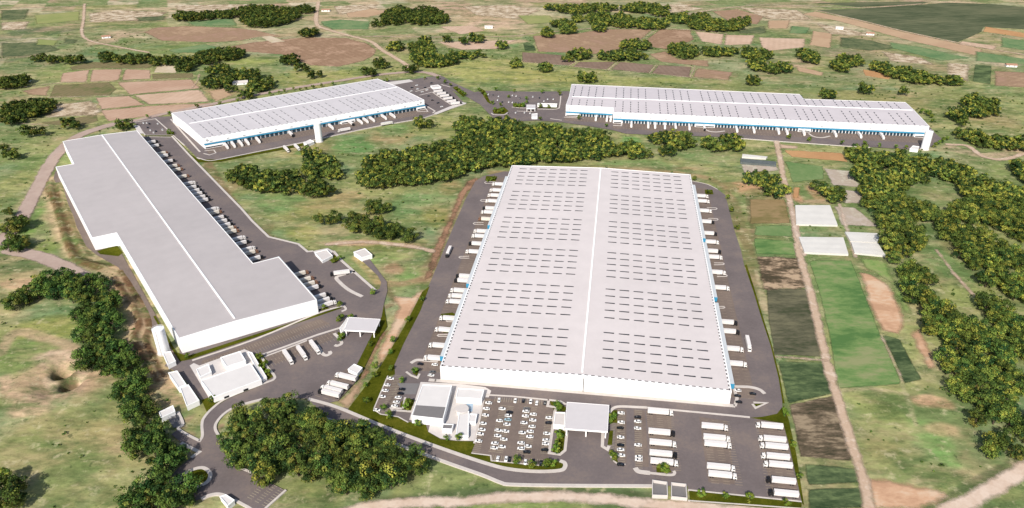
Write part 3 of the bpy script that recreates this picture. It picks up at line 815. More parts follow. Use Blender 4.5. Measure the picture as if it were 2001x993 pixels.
FIELDS = [
    ('ploughed_field', brown, [(280, 63), (302, 54), (363, 51), (458, 54), (500, 59), (560, 73), (508, 72), (470, 80), (413, 83), (315, 80)]),
    ('ploughed_field', brown2, [(490, 83), (560, 76), (600, 73), (676, 74), (719, 85), (737, 98), (730, 110), (712, 119), (661, 131), (606, 128), (550, 107), (480, 101), (440, 93)]),
    ('bare_field', cream, [(508, 72), (530, 70), (558, 81), (530, 84)]),
    ('bare_field', pink, [(121, 143), (176, 136), (170, 160), (116, 161)]), ('bare_field', pink, [(180, 136), (240, 135), (233, 157), (174, 160)]),
    ('bare_field', pink, [(244, 135), (295, 137), (295, 154), (237, 157)]), ('fallow_field', olive, [(136, 131), (180, 121), (300, 124), (295, 134), (180, 134), (140, 137)]),
    ('fallow_field', olive, [(297, 144), (378, 143), (378, 152), (297, 155)]), ('bare_field', cream, [(305, 131), (317, 126), (345, 130), (345, 143), (300, 142)]),
    ('fallow_field', olive, [(106, 166), (214, 161), (229, 174), (216, 186), (96, 190)]), ('bare_field', brown, [(40, 178), (100, 167), (92, 188), (60, 186)]),
    ('bare_field', pink, [(227, 161), (375, 155), (392, 173), (252, 185)]), ('bare_field', pink, [(186, 191), (254, 187), (285, 205), (196, 214)]),
    ('bare_field', pale, [(260, 186), (392, 175), (412, 199), (290, 205)]), ('bare_field', pink, [(196, 216), (290, 207), (412, 201), (420, 208), (340, 222), (210, 237)]),
    ('fallow_field', olive, [(75, 241), (189, 224), (194, 236), (150, 249)]), ('bare_field', tanf, [(405, 178), (440, 172), (455, 186), (420, 200)]),
    ('ploughed_field', brown, [(1040, 70), (1120, 66), (1181, 57), (1277, 57), (1257, 75), (1209, 101), (1161, 106), (1050, 101)]),
    ('ploughed_field', brown2, [(1289, 57), (1350, 59), (1357, 78), (1310, 98), (1260, 90), (1264, 76)]),
    ('ploughed_field', brown, [(1267, 106), (1300, 100), (1327, 116), (1385, 118), (1385, 131), (1290, 121)]),
    ('ploughed_field', dark, [(1020, 102), (1100, 108), (1126, 121), (1111, 128), (1020, 121)]), ('ploughed_field', dark, [(1131, 121), (1204, 121), (1186, 136), (1118, 131)]),
    ('ploughed_field', dark, [(1211, 121), (1279, 127), (1268, 143), (1194, 136)]), ('ploughed_field', dark, [(1287, 127), (1352, 131), (1347, 151), (1273, 143)]),
    ('ploughed_field', brown, [(1361, 133), (1433, 141), (1425, 157), (1352, 151)]),
    ('bare_field', pale, [(1357, 61), (1415, 67), (1411, 88), (1370, 81)]), ('bare_field', pale, [(1417, 68), (1476, 69), (1468, 87), (1414, 89)]), ('bare_field', pale, [(1482, 73), (1575, 76), (1572, 93), (1490, 101)]),
    ('bare_field', tanf, [(1588, 60), (1628, 66), (1623, 95), (1580, 88)]), ('ploughed_field', brown, [(1390, 22), (1440, 18), (1495, 32), (1480, 48), (1420, 40)]),
    ('crop_field', bush, [(1593, 20), (1676, 17), (1802, 9), (1850, 5), (1940, 8), (2040, 18), (2040, 60), (1923, 53), (1918, 63), (1872, 83), (1764, 60), (1676, 38)]),
    ('crop_field', bush, [(1590, 6), (1700, 4), (1820, 3), (1800, 9), (1676, 14)]),
    ('bare_field', tanf, [(1565, 28), (1593, 22), (1676, 40), (1764, 62), (1872, 85), (1923, 97), (1908, 109), (1777, 80), (1640, 42)]),
    ('bare_field', pale, [(1877, 80), (1948, 90), (1945, 98), (1872, 87)]), ('bare_field', orange, [(1925, 52), (2010, 66), (2010, 75), (1920, 62)]), ('ploughed_field', brown, [(1943, 139), (2020, 142), (2020, 172), (1943, 168)]),
    ('bare_field', tanf, [(1552, 128), (1612, 142), (1606, 149), (1560, 140)]), ('bare_field', orange, [(1685, 135), (1745, 146), (1738, 156), (1690, 148)]),
    ('crop_field', dkfield, [(1497, 563), (1583, 565), (1600, 630), (1606, 698), (1512, 694), (1500, 620)]), ('fallow_field', mott2, [(1477, 500), (1566, 503), (1578, 565), (1490, 568)]),
    ('crop_field', green, [(1580, 509), (1664, 509), (1681, 550), (1719, 648), (1754, 726), (1764, 752), (1636, 760), (1621, 664), (1601, 575)]),
    ('meadow', lgreen, [(1676, 503), (1731, 507), (1745, 540), (1767, 575), (1790, 620), (1766, 612), (1737, 552), (1690, 525)]),
    ('bare_field', psoil, [(1679, 533), (1700, 535), (1737, 555), (1764, 606), (1769, 636), (1759, 656), (1721, 646), (1696, 596)]),
    ('crop_field', dgreen, [(1721, 652), (1760, 664), (1774, 691), (1802, 742), (1766, 752), (1740, 690)]), ('bare_field', psoil, [(1777, 650), (1797, 642), (1812, 666), (1835, 722), (1812, 722), (1790, 680)]),
    ('crop_field', dgreen, [(1518, 706), (1614, 708), (1632, 770), (1540, 790)]), ('fallow_field', mott, [(1540, 790), (1632, 772), (1645, 815), (1668, 903), (1562, 893), (1550, 830)]),
    ('crop_field', dgreen, [(1570, 906), (1675, 915), (1685, 945), (1578, 950)]), ('crop_field', dgreen, [(1576, 955), (1684, 952), (1690, 992), (1580, 1000)]),
    ('bare_field', psoil, [(1691, 936), (1734, 934), (1802, 952), (1847, 957), (1860, 975), (1800, 998), (1701, 1000)]),
    ('fallow_field', brgrass, [(1464, 389), (1535, 390), (1546, 437), (1465, 438)]), ('crop_field', mgreen, [(1475, 441), (1548, 440), (1549, 463), (1473, 461)]), ('crop_field', green, [(1472, 465), (1551, 472), (1559, 499), (1476, 497)]),
    ('crop_field', mgreen, [(1533, 315), (1608, 325), (1613, 350), (1548, 357)]), ('bare_field', orange, [(1530, 293), (1645, 299), (1658, 317), (1546, 307)]), ('bare_field', pale, [(1520, 281), (1561, 285), (1560, 291), (1522, 291)]),
    ('fallow_field', lilac, [(1609, 329), (1661, 334), (1684, 367), (1627, 362)]), ('fallow_field', lilac, [(1643, 370), (1687, 375), (1682, 398), (1650, 398)]), ('fallow_field', lilac, [(1630, 403), (1671, 406), (1718, 444), (1643, 440)]),
    ('bare_field', lilac, [(1446, 321), (1519, 325), (1525, 334), (1454, 339)]), ('bare_field', orange, [(1550, 366), (1565, 366), (1562, 388), (1548, 388)]),
    ('bare_ground', bank, [(931, 347), (939, 352), (915, 376), (893, 420), (868, 484), (846, 540), (826, 552), (850, 478), (880, 420), (897, 376), (912, 354)]),
    ('bare_ground', psoil, [(765, 577), (800, 580), (834, 562), (815, 600), (800, 625), (780, 660), (748, 715), (728, 725), (737, 690), (762, 640), (775, 605)]),
    ('bare_ground', bank, [(757, 645), (762, 640), (736, 690), (724, 726), (712, 742), (700, 745), (722, 690), (742, 650)]),
    ('bare_ground', tanf, [(657, 785), (704, 741), (712, 748), (684, 802), (670, 800)]),
]
teal = P_(A(104, 136, 92), A(126, 150, 104), A(142, 156, 112), scale=0.02, ragged=3, soft=5)
scrubf = P_(A(88, 100, 74), A(108, 118, 84), A(132, 134, 100), scale=0.04, ragged=4, soft=6)
ygr = P_(A(150, 160, 100), A(168, 168, 112), scale=0.02, ragged=3, soft=5)
rubble = P_(A(150, 132, 108), A(204, 182, 152), A(228, 212, 188), scale=0.06, ragged=4, soft=6, contrast=1.2)
FIELDS += [('meadow', teal, [(325, 98), (400, 86), (440, 94), (390, 104), (340, 104)]), ('meadow', teal, [(360, 42), (455, 35), (465, 50), (380, 52)]), ('meadow', teal, [(625, 42), (665, 38), (725, 42), (722, 58), (650, 58), (630, 50)]),
    ('bare_field', tanf, [(670, 20), (725, 16), (760, 24), (720, 34), (680, 34)]), ('bare_field', rubble, [(900, 12), (1000, 10), (1060, 20), (1010, 38), (930, 30)]), ('bare_field', pale, [(855, 52), (925, 50), (950, 60), (900, 68)]),
    ('bare_field', pale, [(850, 82), (950, 80), (1010, 78), (975, 96), (900, 98)]), ('meadow', dgreen, [(1022, 85), (1030, 82), (1045, 90), (1048, 100), (1025, 99)]), ('fallow_field', scrubf, [(1440, 60), (1495, 50), (1500, 66), (1445, 66)]),
    ('bare_field', tanf, [(1500, 40), (1545, 40), (1540, 56), (1500, 56)]), ('meadow', teal, [(1545, 50), (1585, 54), (1578, 66), (1540, 66)]), ('fallow_field', scrubf, [(1640, 72), (1700, 78), (1760, 94), (1700, 100), (1640, 92)]),
    ('bare_field', rubble, [(1720, 100), (1800, 112), (1830, 128), (1740, 120)]), ('meadow', teal, [(1735, 82), (1800, 92), (1900, 114), (1840, 120), (1740, 94)]), ('meadow', teal, [(1905, 100), (2010, 116), (2010, 128), (1905, 120)]), ('meadow', teal, [(1955, 72), (2020, 82), (2020, 102), (1955, 92)]),
    ('meadow', dgreen, [(1905, 126), (1938, 129), (1936, 165), (1900, 160)]), ('bare_field', rubble, [(1850, 122), (1897, 126), (1893, 160), (1850, 145)]), ('fallow_field', scrubf, [(0, 84), (90, 82), (120, 98), (50, 110), (0, 112)]), ('meadow', ygr, [(65, 30), (158, 22), (157, 40), (70, 48)]),
    ('bare_field', rubble, [(0, 44), (60, 42), (50, 58), (0, 60)]), ('meadow', ygr, [(72, 76), (115, 79), (110, 90), (68, 88)]), ('fallow_field', scrubf, [(125, 74), (153, 78), (148, 86), (122, 84)]), ('bare_field', rubble, [(172, 26), (230, 20), (330, 24), (300, 40), (175, 44)]), ('bare_field', rubble, [(340, 10), (500, 8), (460, 20), (345, 22)]),
    ('fallow_field', scrubf, [(262, 34), (325, 31), (322, 40), (270, 42)]), ('fallow_field', scrubf, [(0, 20), (60, 18), (50, 38), (0, 40)]), ('bare_field', rubble, [(1440, 14), (1560, 20), (1590, 40), (1500, 38)]), ('bare_field', rubble, [(1590, 44), (1680, 62), (1720, 74), (1620, 66)]), ('bare_field', rubble, [(105, 206), (180, 196), (200, 216), (190, 226), (90, 230)]),
    ('bare_field', rubble, [(650, 12), (740, 8), (735, 16), (660, 30)]), ('bare_field', rubble, [(1180, 12), (1330, 8), (1380, 18), (1310, 26)]), ('meadow', ygr, [(1010, 30), (1075, 30), (1090, 44), (1030, 48)])]
for nm, m, pts in FIELDS:
    sheet(nm, m, poly=GP(pts), z=0.04)
droad = P_(A(220, 194, 170), A(206, 178, 152), A(230, 208, 186), scale=0.06, ragged=1.5, soft=2.5)
groad = P_(A(188, 165, 152), A(200, 178, 164), scale=0.05, ragged=1.5, soft=2.5)
proad = P_(A(238, 216, 196), A(222, 196, 174), scale=0.06, ragged=2.0, soft=3)
TRACKS = [
    (groad, 17, [(0, 475), (40, 430), (72, 370), (105, 310), (150, 268), (215, 245), (262, 237)]), (groad, 13, [(262, 237), (330, 221), (420, 203), (490, 188), (560, 175), (640, 162), (730, 148), (790, 142), (830, 142), (856, 149)]),
    (groad, 17, [(20, 490), (70, 500), (110, 515), (150, 535), (190, 560)]), (droad, 8, [(165, 8), (163, 40), (160, 65), (175, 80), (230, 92), (290, 103)]),
    (droad, 11, [(622, 4), (618, 45), (640, 58), (690, 72), (725, 82), (745, 97), (770, 112), (795, 128), (804, 141)]), (droad, 6, [(640, 70), (760, 72), (900, 73), (1000, 71), (1040, 66), (1110, 60), (1180, 55), (1290, 56), (1360, 60), (1420, 66)]),
    (proad, 10, [(640, 1010), (760, 986), (900, 981), (1000, 973), (1140, 973), (1275, 986), (1345, 990), (1500, 1004), (1700, 1020)]), (proad, 12, [(1800, 1030), (1850, 1003), (1920, 966), (2001, 918), (2080, 880)]),
    (droad, 8.5, [(1516, 270), (1524, 310), (1530, 345), (1545, 400), (1555, 450), (1563, 500), (1580, 560), (1600, 640), (1618, 720), (1640, 790), (1665, 870), (1690, 950), (1702, 1010)]),
    (droad, 4.5, [(1512, 698), (1560, 701), (1616, 706)]), (droad, 9, [(1852, 283), (1890, 286), (1920, 306), (1960, 312), (2010, 298)]), (droad, 7, [(1593, 20), (1676, 39), (1764, 61), (1872, 84), (1940, 97), (2010, 109)]),
    (droad, 4.5, [(1830, 490), (1860, 530), (1900, 575), (1945, 615), (1985, 640)]), (droad, 6, [(0, 15), (80, 15), (165, 11)]), (droad, 7, [(1340, 28), (1420, 16), (1500, 10), (1620, 14), (1700, 15), (1800, 8)]),
    (droad, 4, [(40, 172), (116, 163), (214, 160), (300, 157), (378, 153)]), (droad, 4, [(0, 240), (60, 243), (96, 246)]), (droad, 4, [(96, 191), (216, 187), (260, 186)]), (droad, 4, [(1020, 122), (1110, 129), (1190, 138), (1270, 144), (1350, 152), (1428, 158)]),
    (droad, 3.5, [(1127, 121), (1110, 130)]), (droad, 3.5, [(1208, 121), (1188, 138)]), (droad, 3.5, [(1283, 127), (1268, 144)]), (droad, 3.5, [(1358, 131), (1348, 152)]), (droad, 3.5, [(1284, 57), (1258, 76)]),
    (droad, 5, [(1240, 20), (1290, 33), (1310, 28)]), (proad, 6, [(1546, 401), (1552, 440), (1562, 470), (1572, 500)]), (proad, 5, [(1640, 400), (1655, 450), (1672, 503)]), (droad, 3, [(1720, 655), (1745, 705), (1766, 752)]),
    (droad, 8, [(640, 478), (720, 474), (800, 482), (845, 492)]), (droad, 4, [(390, 145), (385, 160), (375, 172)]),
]
for m, w, pts in TRACKS:
    sheet('dirt_road', m, line=smooth_line(GP(pts)), width=w, z=0.30)

# ------------------------------------------------------------------ yards and paved roads
ZA = 0.62
YARD_MAIN = [(985, 336), (945, 345), (929, 355), (910, 390), (887, 442), (862, 502), (840, 555), (813, 617), (789, 673), (771, 714), (772, 733), (690, 800), (650, 795), (603, 781), (633, 817), (739, 856),
             (790, 875), (878, 907), (941, 929), (978, 944), (1000, 948), (1100, 950), (1275, 950), (1344, 952), (1344, 959), (1566, 982), (1555, 933), (1541, 869), (1529, 820), (1528, 782), (1521, 740),
             (1505, 675), (1488, 624), (1471, 568), (1454, 520), (1448, 491), (1434, 448), (1425, 412), (1417, 382), (1402, 371), (1381, 361), (1352, 355), (1349, 341)]
YARD_GREY = [(262, 262), (285, 268), (336, 268), (370, 304), (472, 409), (493, 433), (525, 464), (583, 478), (601, 493), (640, 488), (654, 491), (667, 510), (694, 534), (734, 569), (742, 565), (745, 553), (738, 540), (690, 494), (706, 486),
             (756, 552), (757, 570), (750, 596), (748, 620), (718, 677), (700, 713), (702, 741), (659, 785), (630, 792), (603, 781), (560, 778), (518, 780), (461, 795), (443, 806), (423, 827), (421, 839), (427, 853),
             (440, 890), (468, 915), (510, 935), (558, 960), (521, 993), (500, 1012), (470, 1012), (486, 993), (460, 978), (441, 968), (423, 968), (394, 976), (370, 985), (340, 975), (330, 940), (347, 917), (374, 896), (390, 885), (356, 868), (335, 850), (350, 839),
             (388, 861), (396, 855), (395, 831), (400, 812), (417, 797), (393, 783), (352, 732), (322, 716), (338, 695), (352, 690)]
YARD_LONG = [(261, 239), (304, 229), (340, 228), (738, 156), (775, 158), (807, 156), (835, 151), (858, 150), (905, 200), (911, 203), (850, 224), (827, 232), (730, 249), (616, 274), (500, 298), (431, 312), (407, 315), (384, 308), (362, 285), (339, 264), (284, 264), (268, 245)]
YARD_FAR = [(850, 150), (866, 150), (881, 160), (927, 181), (943, 178), (1040, 180), (1112, 179), (1118, 200), (1200, 215), (1816, 248), (1828, 262), (1840, 272), (1815, 290), (1779, 293), (1650, 285), (1523, 276), (1400, 268), (1262, 264), (1222, 262), (1197, 255), (1150, 247),
            (1099, 240), (1048, 236), (1001, 239), (963, 230), (955, 223), (938, 205), (905, 186), (880, 176)]
for i, y in enumerate((YARD_MAIN, YARD_GREY, YARD_LONG, YARD_FAR)):
    flat('asphalt_yard', y, ZA - 0.012 * i, M['asphalt'])
flat('service_road', [(140, 322), (155, 345), (232, 490), (240, 500), (345, 690), (330, 700), (232, 524), (190, 500), (168, 482), (105, 350), (108, 336)], ZA - 0.08, M['asphalt2'])

lawn = None
def lawn_mat():
    m, nt, out = new_mat('lawn_grass')
    p = geo_pos(nt)
    f = math_node(nt, 'ADD', math_node(nt, 'MULTIPLY', noise(nt, 0.06, 5.0, 0.7, p), 0.6), math_node(nt, 'MULTIPLY', noise(nt, 0.9, 4.0, 0.75, p), 0.4))
    c = ramp(nt, f, [(0.38, A(66, 72, 18)), (0.5, A(84, 89, 24)), (0.62, A(108, 106, 36))])
    b = N(nt, 'ShaderNodeBsdfDiffuse')
    nt.links.new(c, b.inputs['Color'])
    nt.links.new(b.outputs[0], out.inputs[0])
    return m
LM = lawn_mat()
LAWNS = [
    [(840, 560), (822, 608), (789, 673), (771, 714), (772, 733), (758, 736), (731, 800), (744, 810), (778, 816), (798, 826), (832, 830), (837, 846), (862, 860), (890, 863), (930, 864), (921, 887), (959, 892), (959, 902), (1000, 906), (1030, 909), (1063, 912), (1096, 901), (1104, 911), (1095, 920), (1050, 922),
     (1000, 917), (953, 907), (852, 873), (752, 835), (678, 804), (700, 775), (745, 715), (790, 640), (825, 572)],
    [(1096, 841), (1106, 845), (1103, 880), (1094, 889), (1079, 886)], [(1073, 785), (1094, 788), (1108, 800), (1104, 806), (1083, 805)],
    [(1189, 812), (1198, 803), (1206, 803), (1206, 828), (1190, 828)], [(1191, 843), (1198, 843), (1196, 871), (1187, 871)], [(1192, 889), (1202, 885), (1208, 906), (1196, 900)],
    [(1282, 915), (1306, 912), (1312, 925), (1283, 925)], [(1346, 960), (1566, 983), (1566, 1000), (1348, 982)],
    [(1530, 829), (1541, 869), (1556, 934), (1567, 985), (1571, 990), (1556, 890), (1541, 822), (1532, 795), (1526, 800), (1518, 810), (1490, 816), (1465, 818)],
    [(1455, 520), (1471, 568), (1488, 624), (1505, 675), (1521, 740), (1529, 790), (1533, 790), (1524, 738), (1508, 675), (1491, 622), (1474, 565), (1459, 518)],
    [(784, 787), (793, 779), (810, 783), (805, 804), (781, 801)], [(806, 731), (809, 722), (820, 724), (815, 736)],
    [(345, 690), (368, 697), (620, 616), (668, 600), (667, 604), (620, 620), (372, 704), (352, 708), (340, 690), (300, 620), (304, 618)],
    [(498, 697), (514, 692), (522, 710), (536, 736), (524, 744), (514, 730)], [(394, 783), (420, 774), (450, 775), (522, 748), (538, 742), (515, 753), (447, 780), (417, 799), (404, 806)],
    [(632, 505), (660, 498), (668, 506), (655, 515)], [(660, 650), (672, 652), (675, 662), (664, 668), (659, 660)], [(625, 598), (636, 599), (648, 606), (630, 610)],
    [(353, 931), (380, 920), (398, 917), (409, 927), (405, 941), (384, 951)], [(190, 492), (228, 480), (240, 495), (232, 502), (196, 498)], [(750, 597), (757, 640), (742, 660), (712, 720), (702, 742), (697, 715), (716, 677), (746, 620)],
    [(282, 262), (286, 265), (337, 265), (372, 302), (388, 312), (431, 313), (500, 299), (616, 276), (616, 280), (560, 292), (500, 303), (430, 317), (386, 318), (336, 268), (284, 268)],
    [(327, 260), (340, 258), (342, 264), (326, 264)], [(962, 216), (985, 210), (994, 218), (985, 224), (965, 223)], [(1002, 203), (1026, 203), (1026, 210), (1003, 211)], [(1050, 202), (1090, 203), (1088, 213), (1052, 212)],
    [(884, 172), (892, 170), (912, 184), (905, 190)], [(935, 172), (948, 178), (960, 205), (952, 200)], [(1064, 360), (1064, 360.5), (1065, 360)],
    [(1473, 791), (1478, 797), (1494, 790)], [(1484, 764), (1491, 769), (1480, 766)],
    [(950, 345), (972, 346), (968, 356), (948, 354)], [(1377, 372), (1392, 372), (1394, 381), (1378, 381)], [(893, 617), (884, 612), (862, 615), (860, 625)], [(882, 640), (882, 652), (866, 652), (868, 640)],
]
for i, y in enumerate(LAWNS):
    w = GP(y)
    if abs(area(w)) > 4:
        flat('lawn', w, ZA + 0.05 + 0.004 * (i % 8), LM, world=True)

flat('plaza', [(837, 845), (841, 829), (800, 822), (812, 780), (822, 748), (900, 752), (948, 758), (960, 765), (955, 778), (946, 778), (930, 863), (895, 863), (860, 858)], ZA + 0.03, M['plaza'])
flat('plaza', [(371, 716), (379, 711), (390, 716), (478, 684), (492, 690), (522, 743), (410, 782)], ZA + 0.1, M['plaza'])
flat('pond', [(912, 788), (925, 787), (923, 806), (910, 806)], ZA + 0.06, M['water'])
flat('paved_pad', [(776, 750), (820, 751), (812, 772), (790, 772)], ZA + 0.04, M['greyroof'])
flat('paved_pad', [(325, 815), (348, 806), (360, 830), (340, 838)], ZA + 0.02, M['greyroof'])
flat('paved_pad', [(745, 163), (800, 156), (808, 160), (768, 167)], ZA + 0.02, M['plaza'])
flat('paved_pad', [(848, 222), (900, 200), (912, 202), (852, 225)], ZA + 0.02, M['plaza'])
flat('paved_pad', [(262, 246), (272, 246), (282, 262), (270, 262)], ZA + 0.02, M['plaza'])
flat('paved_pad', [(612, 492), (640, 486), (652, 492), (632, 510), (618, 503)], ZA + 0.02, M['plaza'])

KERBS = [
    # the road below the lots
    (2.6, 1, [(603, 781), (661, 798), (752, 836), (852, 874), (953, 908), (1000, 919), (1050, 923), (1094, 921), (1104, 914), (1103, 906), (1094, 902)]),
    (2.2, 1, [(633, 817), (656, 826), (739, 856), (790, 875), (878, 907), (941, 929), (978, 944), (1000, 948), (1100, 950), (1275, 951)]),
    # gate island
    (1.8, 0, [(1072, 785), (1070, 795), (1088, 798), (1084, 806), (1080, 835), (1073, 887), (1094, 890), (1104, 882), (1108, 845), (1098, 838)]), (1.6, 0, [(1073, 783), (1095, 786), (1106, 792)]),
    (2.2, 1, [(1190, 808), (1199, 799), (1212, 796), (1240, 797), (1264, 798)]), (1.6, 0, [(1264, 798), (1360, 807), (1465, 817)]), (2.0, 0, [(1178, 846), (1177, 874), (1187, 880), (1190, 873)]), (1.0, 1, [(1193, 893), (1200, 903), (1209, 908), (1222, 909)]),
    (3.2, 1, [(1241, 916), (1248, 923), (1270, 926)]), (1.8, 1, [(1270, 926), (1310, 930), (1318, 926), (1316, 922)]), (1.0, 0, [(1344, 959), (1566, 982)]), (0.9, 0, [(1344, 980), (1570, 996)]),
    # in front of the central warehouse
    (3.0, 0, [(850, 745), (1000, 757), (1200, 774), (1436, 795)]), (2.2, 0, [(1436, 795), (1440, 780), (1433, 758)]), (3.0, 0, [(838, 744), (852, 745)]),
    (2.6, 1, [(1434, 757), (1465, 758), (1484, 763), (1494, 771)]), (1.6, 0, [(1470, 791), (1476, 799), (1498, 789), (1472, 788)]), (2.6, 1, [(803, 711), (815, 705), (832, 706), (856, 708)]), (1.6, 0, [(794, 728), (803, 735), (816, 740), (820, 732)]),
    (1.6, 0, [(786, 800), (764, 799), (766, 803), (805, 806), (809, 795)]), (1.4, 0, [(787, 800), (792, 778)]), (1.4, 0, [(946, 773), (1000, 776), (1070, 783)]), (1.4, 0, [(946, 778), (927, 868)]),
    (.8, 0, [(731, 800), (758, 736)]), (.8, 0, [(731, 802), (744, 811), (778, 816), (798, 827)]), (.8, 0, [(921, 887), (959, 892), (960, 902), (1000, 906), (1063, 912)]),
    (.8, 1, [(1352, 355), (1381, 361), (1402, 371)]),
    # grey warehouse yard
    (2.2, 0, [(336, 267), (370, 304), (472, 409), (493, 433), (525, 464), (583, 478), (601, 493), (612, 492)]), (1.2, 0, [(277, 256), (284, 265), (338, 265), (361, 285)]), (1.2, 0, [(287, 268), (334, 269)]),
    (2.4, 0, [(652, 492), (667, 510), (694, 534), (734, 569)]), (3.2, 1, [(694, 532), (678, 536), (658, 543), (664, 553), (682, 568), (708, 581)]), (1.8, 1, [(376, 706), (500, 664), (620, 614), (664, 601), (672, 600), (676, 606), (668, 610)]),
    (2.0, 0, [(512, 695), (560, 678), (620, 656), (665, 642), (684, 622)]), (1.4, 0, [(516, 699), (562, 682), (600, 667)]), (2.4, 1, [(653, 653), (662, 662), (668, 672), (660, 677), (654, 676)]), (2.6, 1, [(620, 676), (630, 692), (638, 696), (646, 692), (644, 688)]),
    (1.8, 1, [(512, 700), (522, 718), (536, 735), (535, 743), (518, 750), (447, 778), (417, 798), (399, 818), (395, 832), (396, 852), (392, 861), (386, 861), (349, 840), (358, 830), (348, 806)]),
    (1.8, 1, [(518, 780), (480, 790), (455, 799), (436, 812), (423, 828), (421, 840), (427, 852)]), (2.2, 0, [(354, 867), (390, 885), (374, 896)]), (2.4, 1, [(350, 933), (378, 919), (398, 916), (411, 927), (406, 943), (384, 953)]),
    (2.2, 1, [(394, 977), (408, 970), (424, 967), (438, 969)]), (1.6, 0, [(458, 978), (486, 993), (500, 1003)]), (1.4, 0, [(559, 959), (521, 993), (505, 1010)]), (1.6, 0, [(446, 890), (452, 902), (470, 916), (492, 925)]),
    # long white warehouse yard
    (1.6, 1, [(385, 309), (408, 315), (431, 312), (500, 298), (616, 274), (730, 249), (827, 232)]), (1.4, 0, [(400, 296), (418, 294), (422, 300), (410, 304), (398, 301)]), (1.4, 0, [(262, 240), (304, 233), (330, 256)]),
    (2.0, 0, [(391, 298), (362, 266), (334, 234)]), (2.0, 0, [(828, 205), (850, 218), (846, 222)]), (1.6, 0, [(820, 187), (845, 181), (880, 205)]), (1.6, 0, [(812, 180), (840, 172)]), (1.4, 0, [(810, 216), (832, 213), (836, 219), (815, 219)]),
    (1.4, 0, [(862, 166), (880, 171)]), (1.2, 0, [(826, 232), (850, 224), (911, 203)]),
    # far warehouse yard
    (1.6, 1, [(960, 222), (966, 225), (985, 225), (992, 221)]), (1.6, 1, [(1000, 210), (1020, 212), (1050, 211)]), (1.6, 1, [(1096, 186), (1094, 205), (1088, 214), (1050, 214)]), (1.2, 0, [(1010, 218), (1040, 219)]), (1.4, 0, [(1102, 230), (1140, 232)]),
    (2.2, 1, [(1374, 250), (1384, 257), (1400, 259), (1416, 257)]), (2.2, 1, [(1580, 262), (1590, 268), (1606, 270), (1622, 267)]), (2.0, 0, [(1198, 240), (1216, 240), (1214, 247), (1198, 246)]), (1.2, 0, [(1430, 270), (1523, 277), (1650, 286), (1700, 289)]),
    (1.2, 0, [(1075, 233), (1098, 236)]),
]
for w, s, pts in KERBS:
    kerb(pts, w, ZA + 0.16, smooth=bool(s))
for x, y in [(908, 504), (883, 628.5), (866, 657), (958, 358), (950, 393), (936, 438), (1404, 517), (1390, 409), (1392, 430), (1410, 540), (1405, 602)]:
    d = 1 if x > 1100 else -1
    kerb([(x - d * 9, y - 2), (x + d * 9, y - 1.6), (x + d * 11, y), (x + d * 9, y + 1.6), (x - d * 9, y + 2)], 0.9, ZA + 0.14)


def bays(pa, pb, n, length, mat, side=1, z=ZA + 0.02, w=0.3, mb=None, world=False):
    """painted bay lines: n lines between two readings, each `length` metres deep"""
    a, b = (pa, pb) if world else (G(*pa), G(*pb))
    dx, dy = b[0] - a[0], b[1] - a[1]
    L = math.hypot(dx, dy)
    nx, ny = -dy / L * side, dx / L * side
    tx, ty = dx / L * w / 2, dy / L * w / 2
    for i in range(n + 1):
        x, y = a[0] + dx * i / n, a[1] + dy * i / n
        for s0, s1 in ([(0, length)] if length < 8 else [(0, .24 * length), (.38 * length, .60 * length), (.76 * length, length)]):
            mb.add([(x - tx + nx * s0, y - ty + ny * s0, z), (x + tx + nx * s0, y + ty + ny * s0, z), (x + tx + nx * s1, y + ty + ny * s1, z), (x - tx + nx * s1, y - ty + ny * s1, z)],
                   [[0, 1, 2, 3] if side > 0 else [3, 2, 1, 0]])


mb = MB()
for a in [((744, 806), (772, 735), 22, 4.8, -1), ((766, 798), (791, 752), 14, 4.8, 1), ((945, 781), (923, 884), 30, 4.8, 1), ((990, 795), (968, 885), 26, 4.8, 1), ((992, 795), (970, 885), 26, 4.8, -1), ((1036, 797), (1022, 889), 26, 4.8, 1), ((1038, 797), (1024, 889), 26, 4.8, -1),
          ((1080, 812), (1071, 888), 24, 4.8, -1), ((968, 777), (1068, 784), 22, 4.6, -1), ((962, 901), (1062, 910), 24, 4.6, 1), ((1221, 803), (1221, 908), 28, 4.8, -1), ((1240, 803), (1240, 915), 28, 4.8, 1), ((1206, 828), (1200, 885), 20, 3.4, -1),
          ((1204, 828), (1198, 885), 20, 3.2, 1), ((438, 968), (470, 915), 1, 1, 1), ((521, 992), (556, 960), 8, 15, 1)]:
    bays(a[0], a[1], a[2], a[3], M['line'], a[4], mb=mb)
struct(mb.build('parking_markings', M['line']))
mb = MB()
for a in [((1262, 806), (1275, 918), 26, 17, 1), ((1370, 822), (1390, 945), 26, 18, 1), ((1530, 826), (1562, 975), 28, 18, -1), ((512, 702), (600, 668), 14, 14, -1), ((600, 668), (655, 648), 8, 12, -1), ((702, 738), (658, 786), 9, 17, -1), ((400, 708), (625, 627), 44, 5.0, -1), ((395, 722), (640, 634), 48, 4.6, -1)]:
    bays(a[0], a[1], a[2], a[3], M['line2'], a[4], mb=mb, w=0.4)
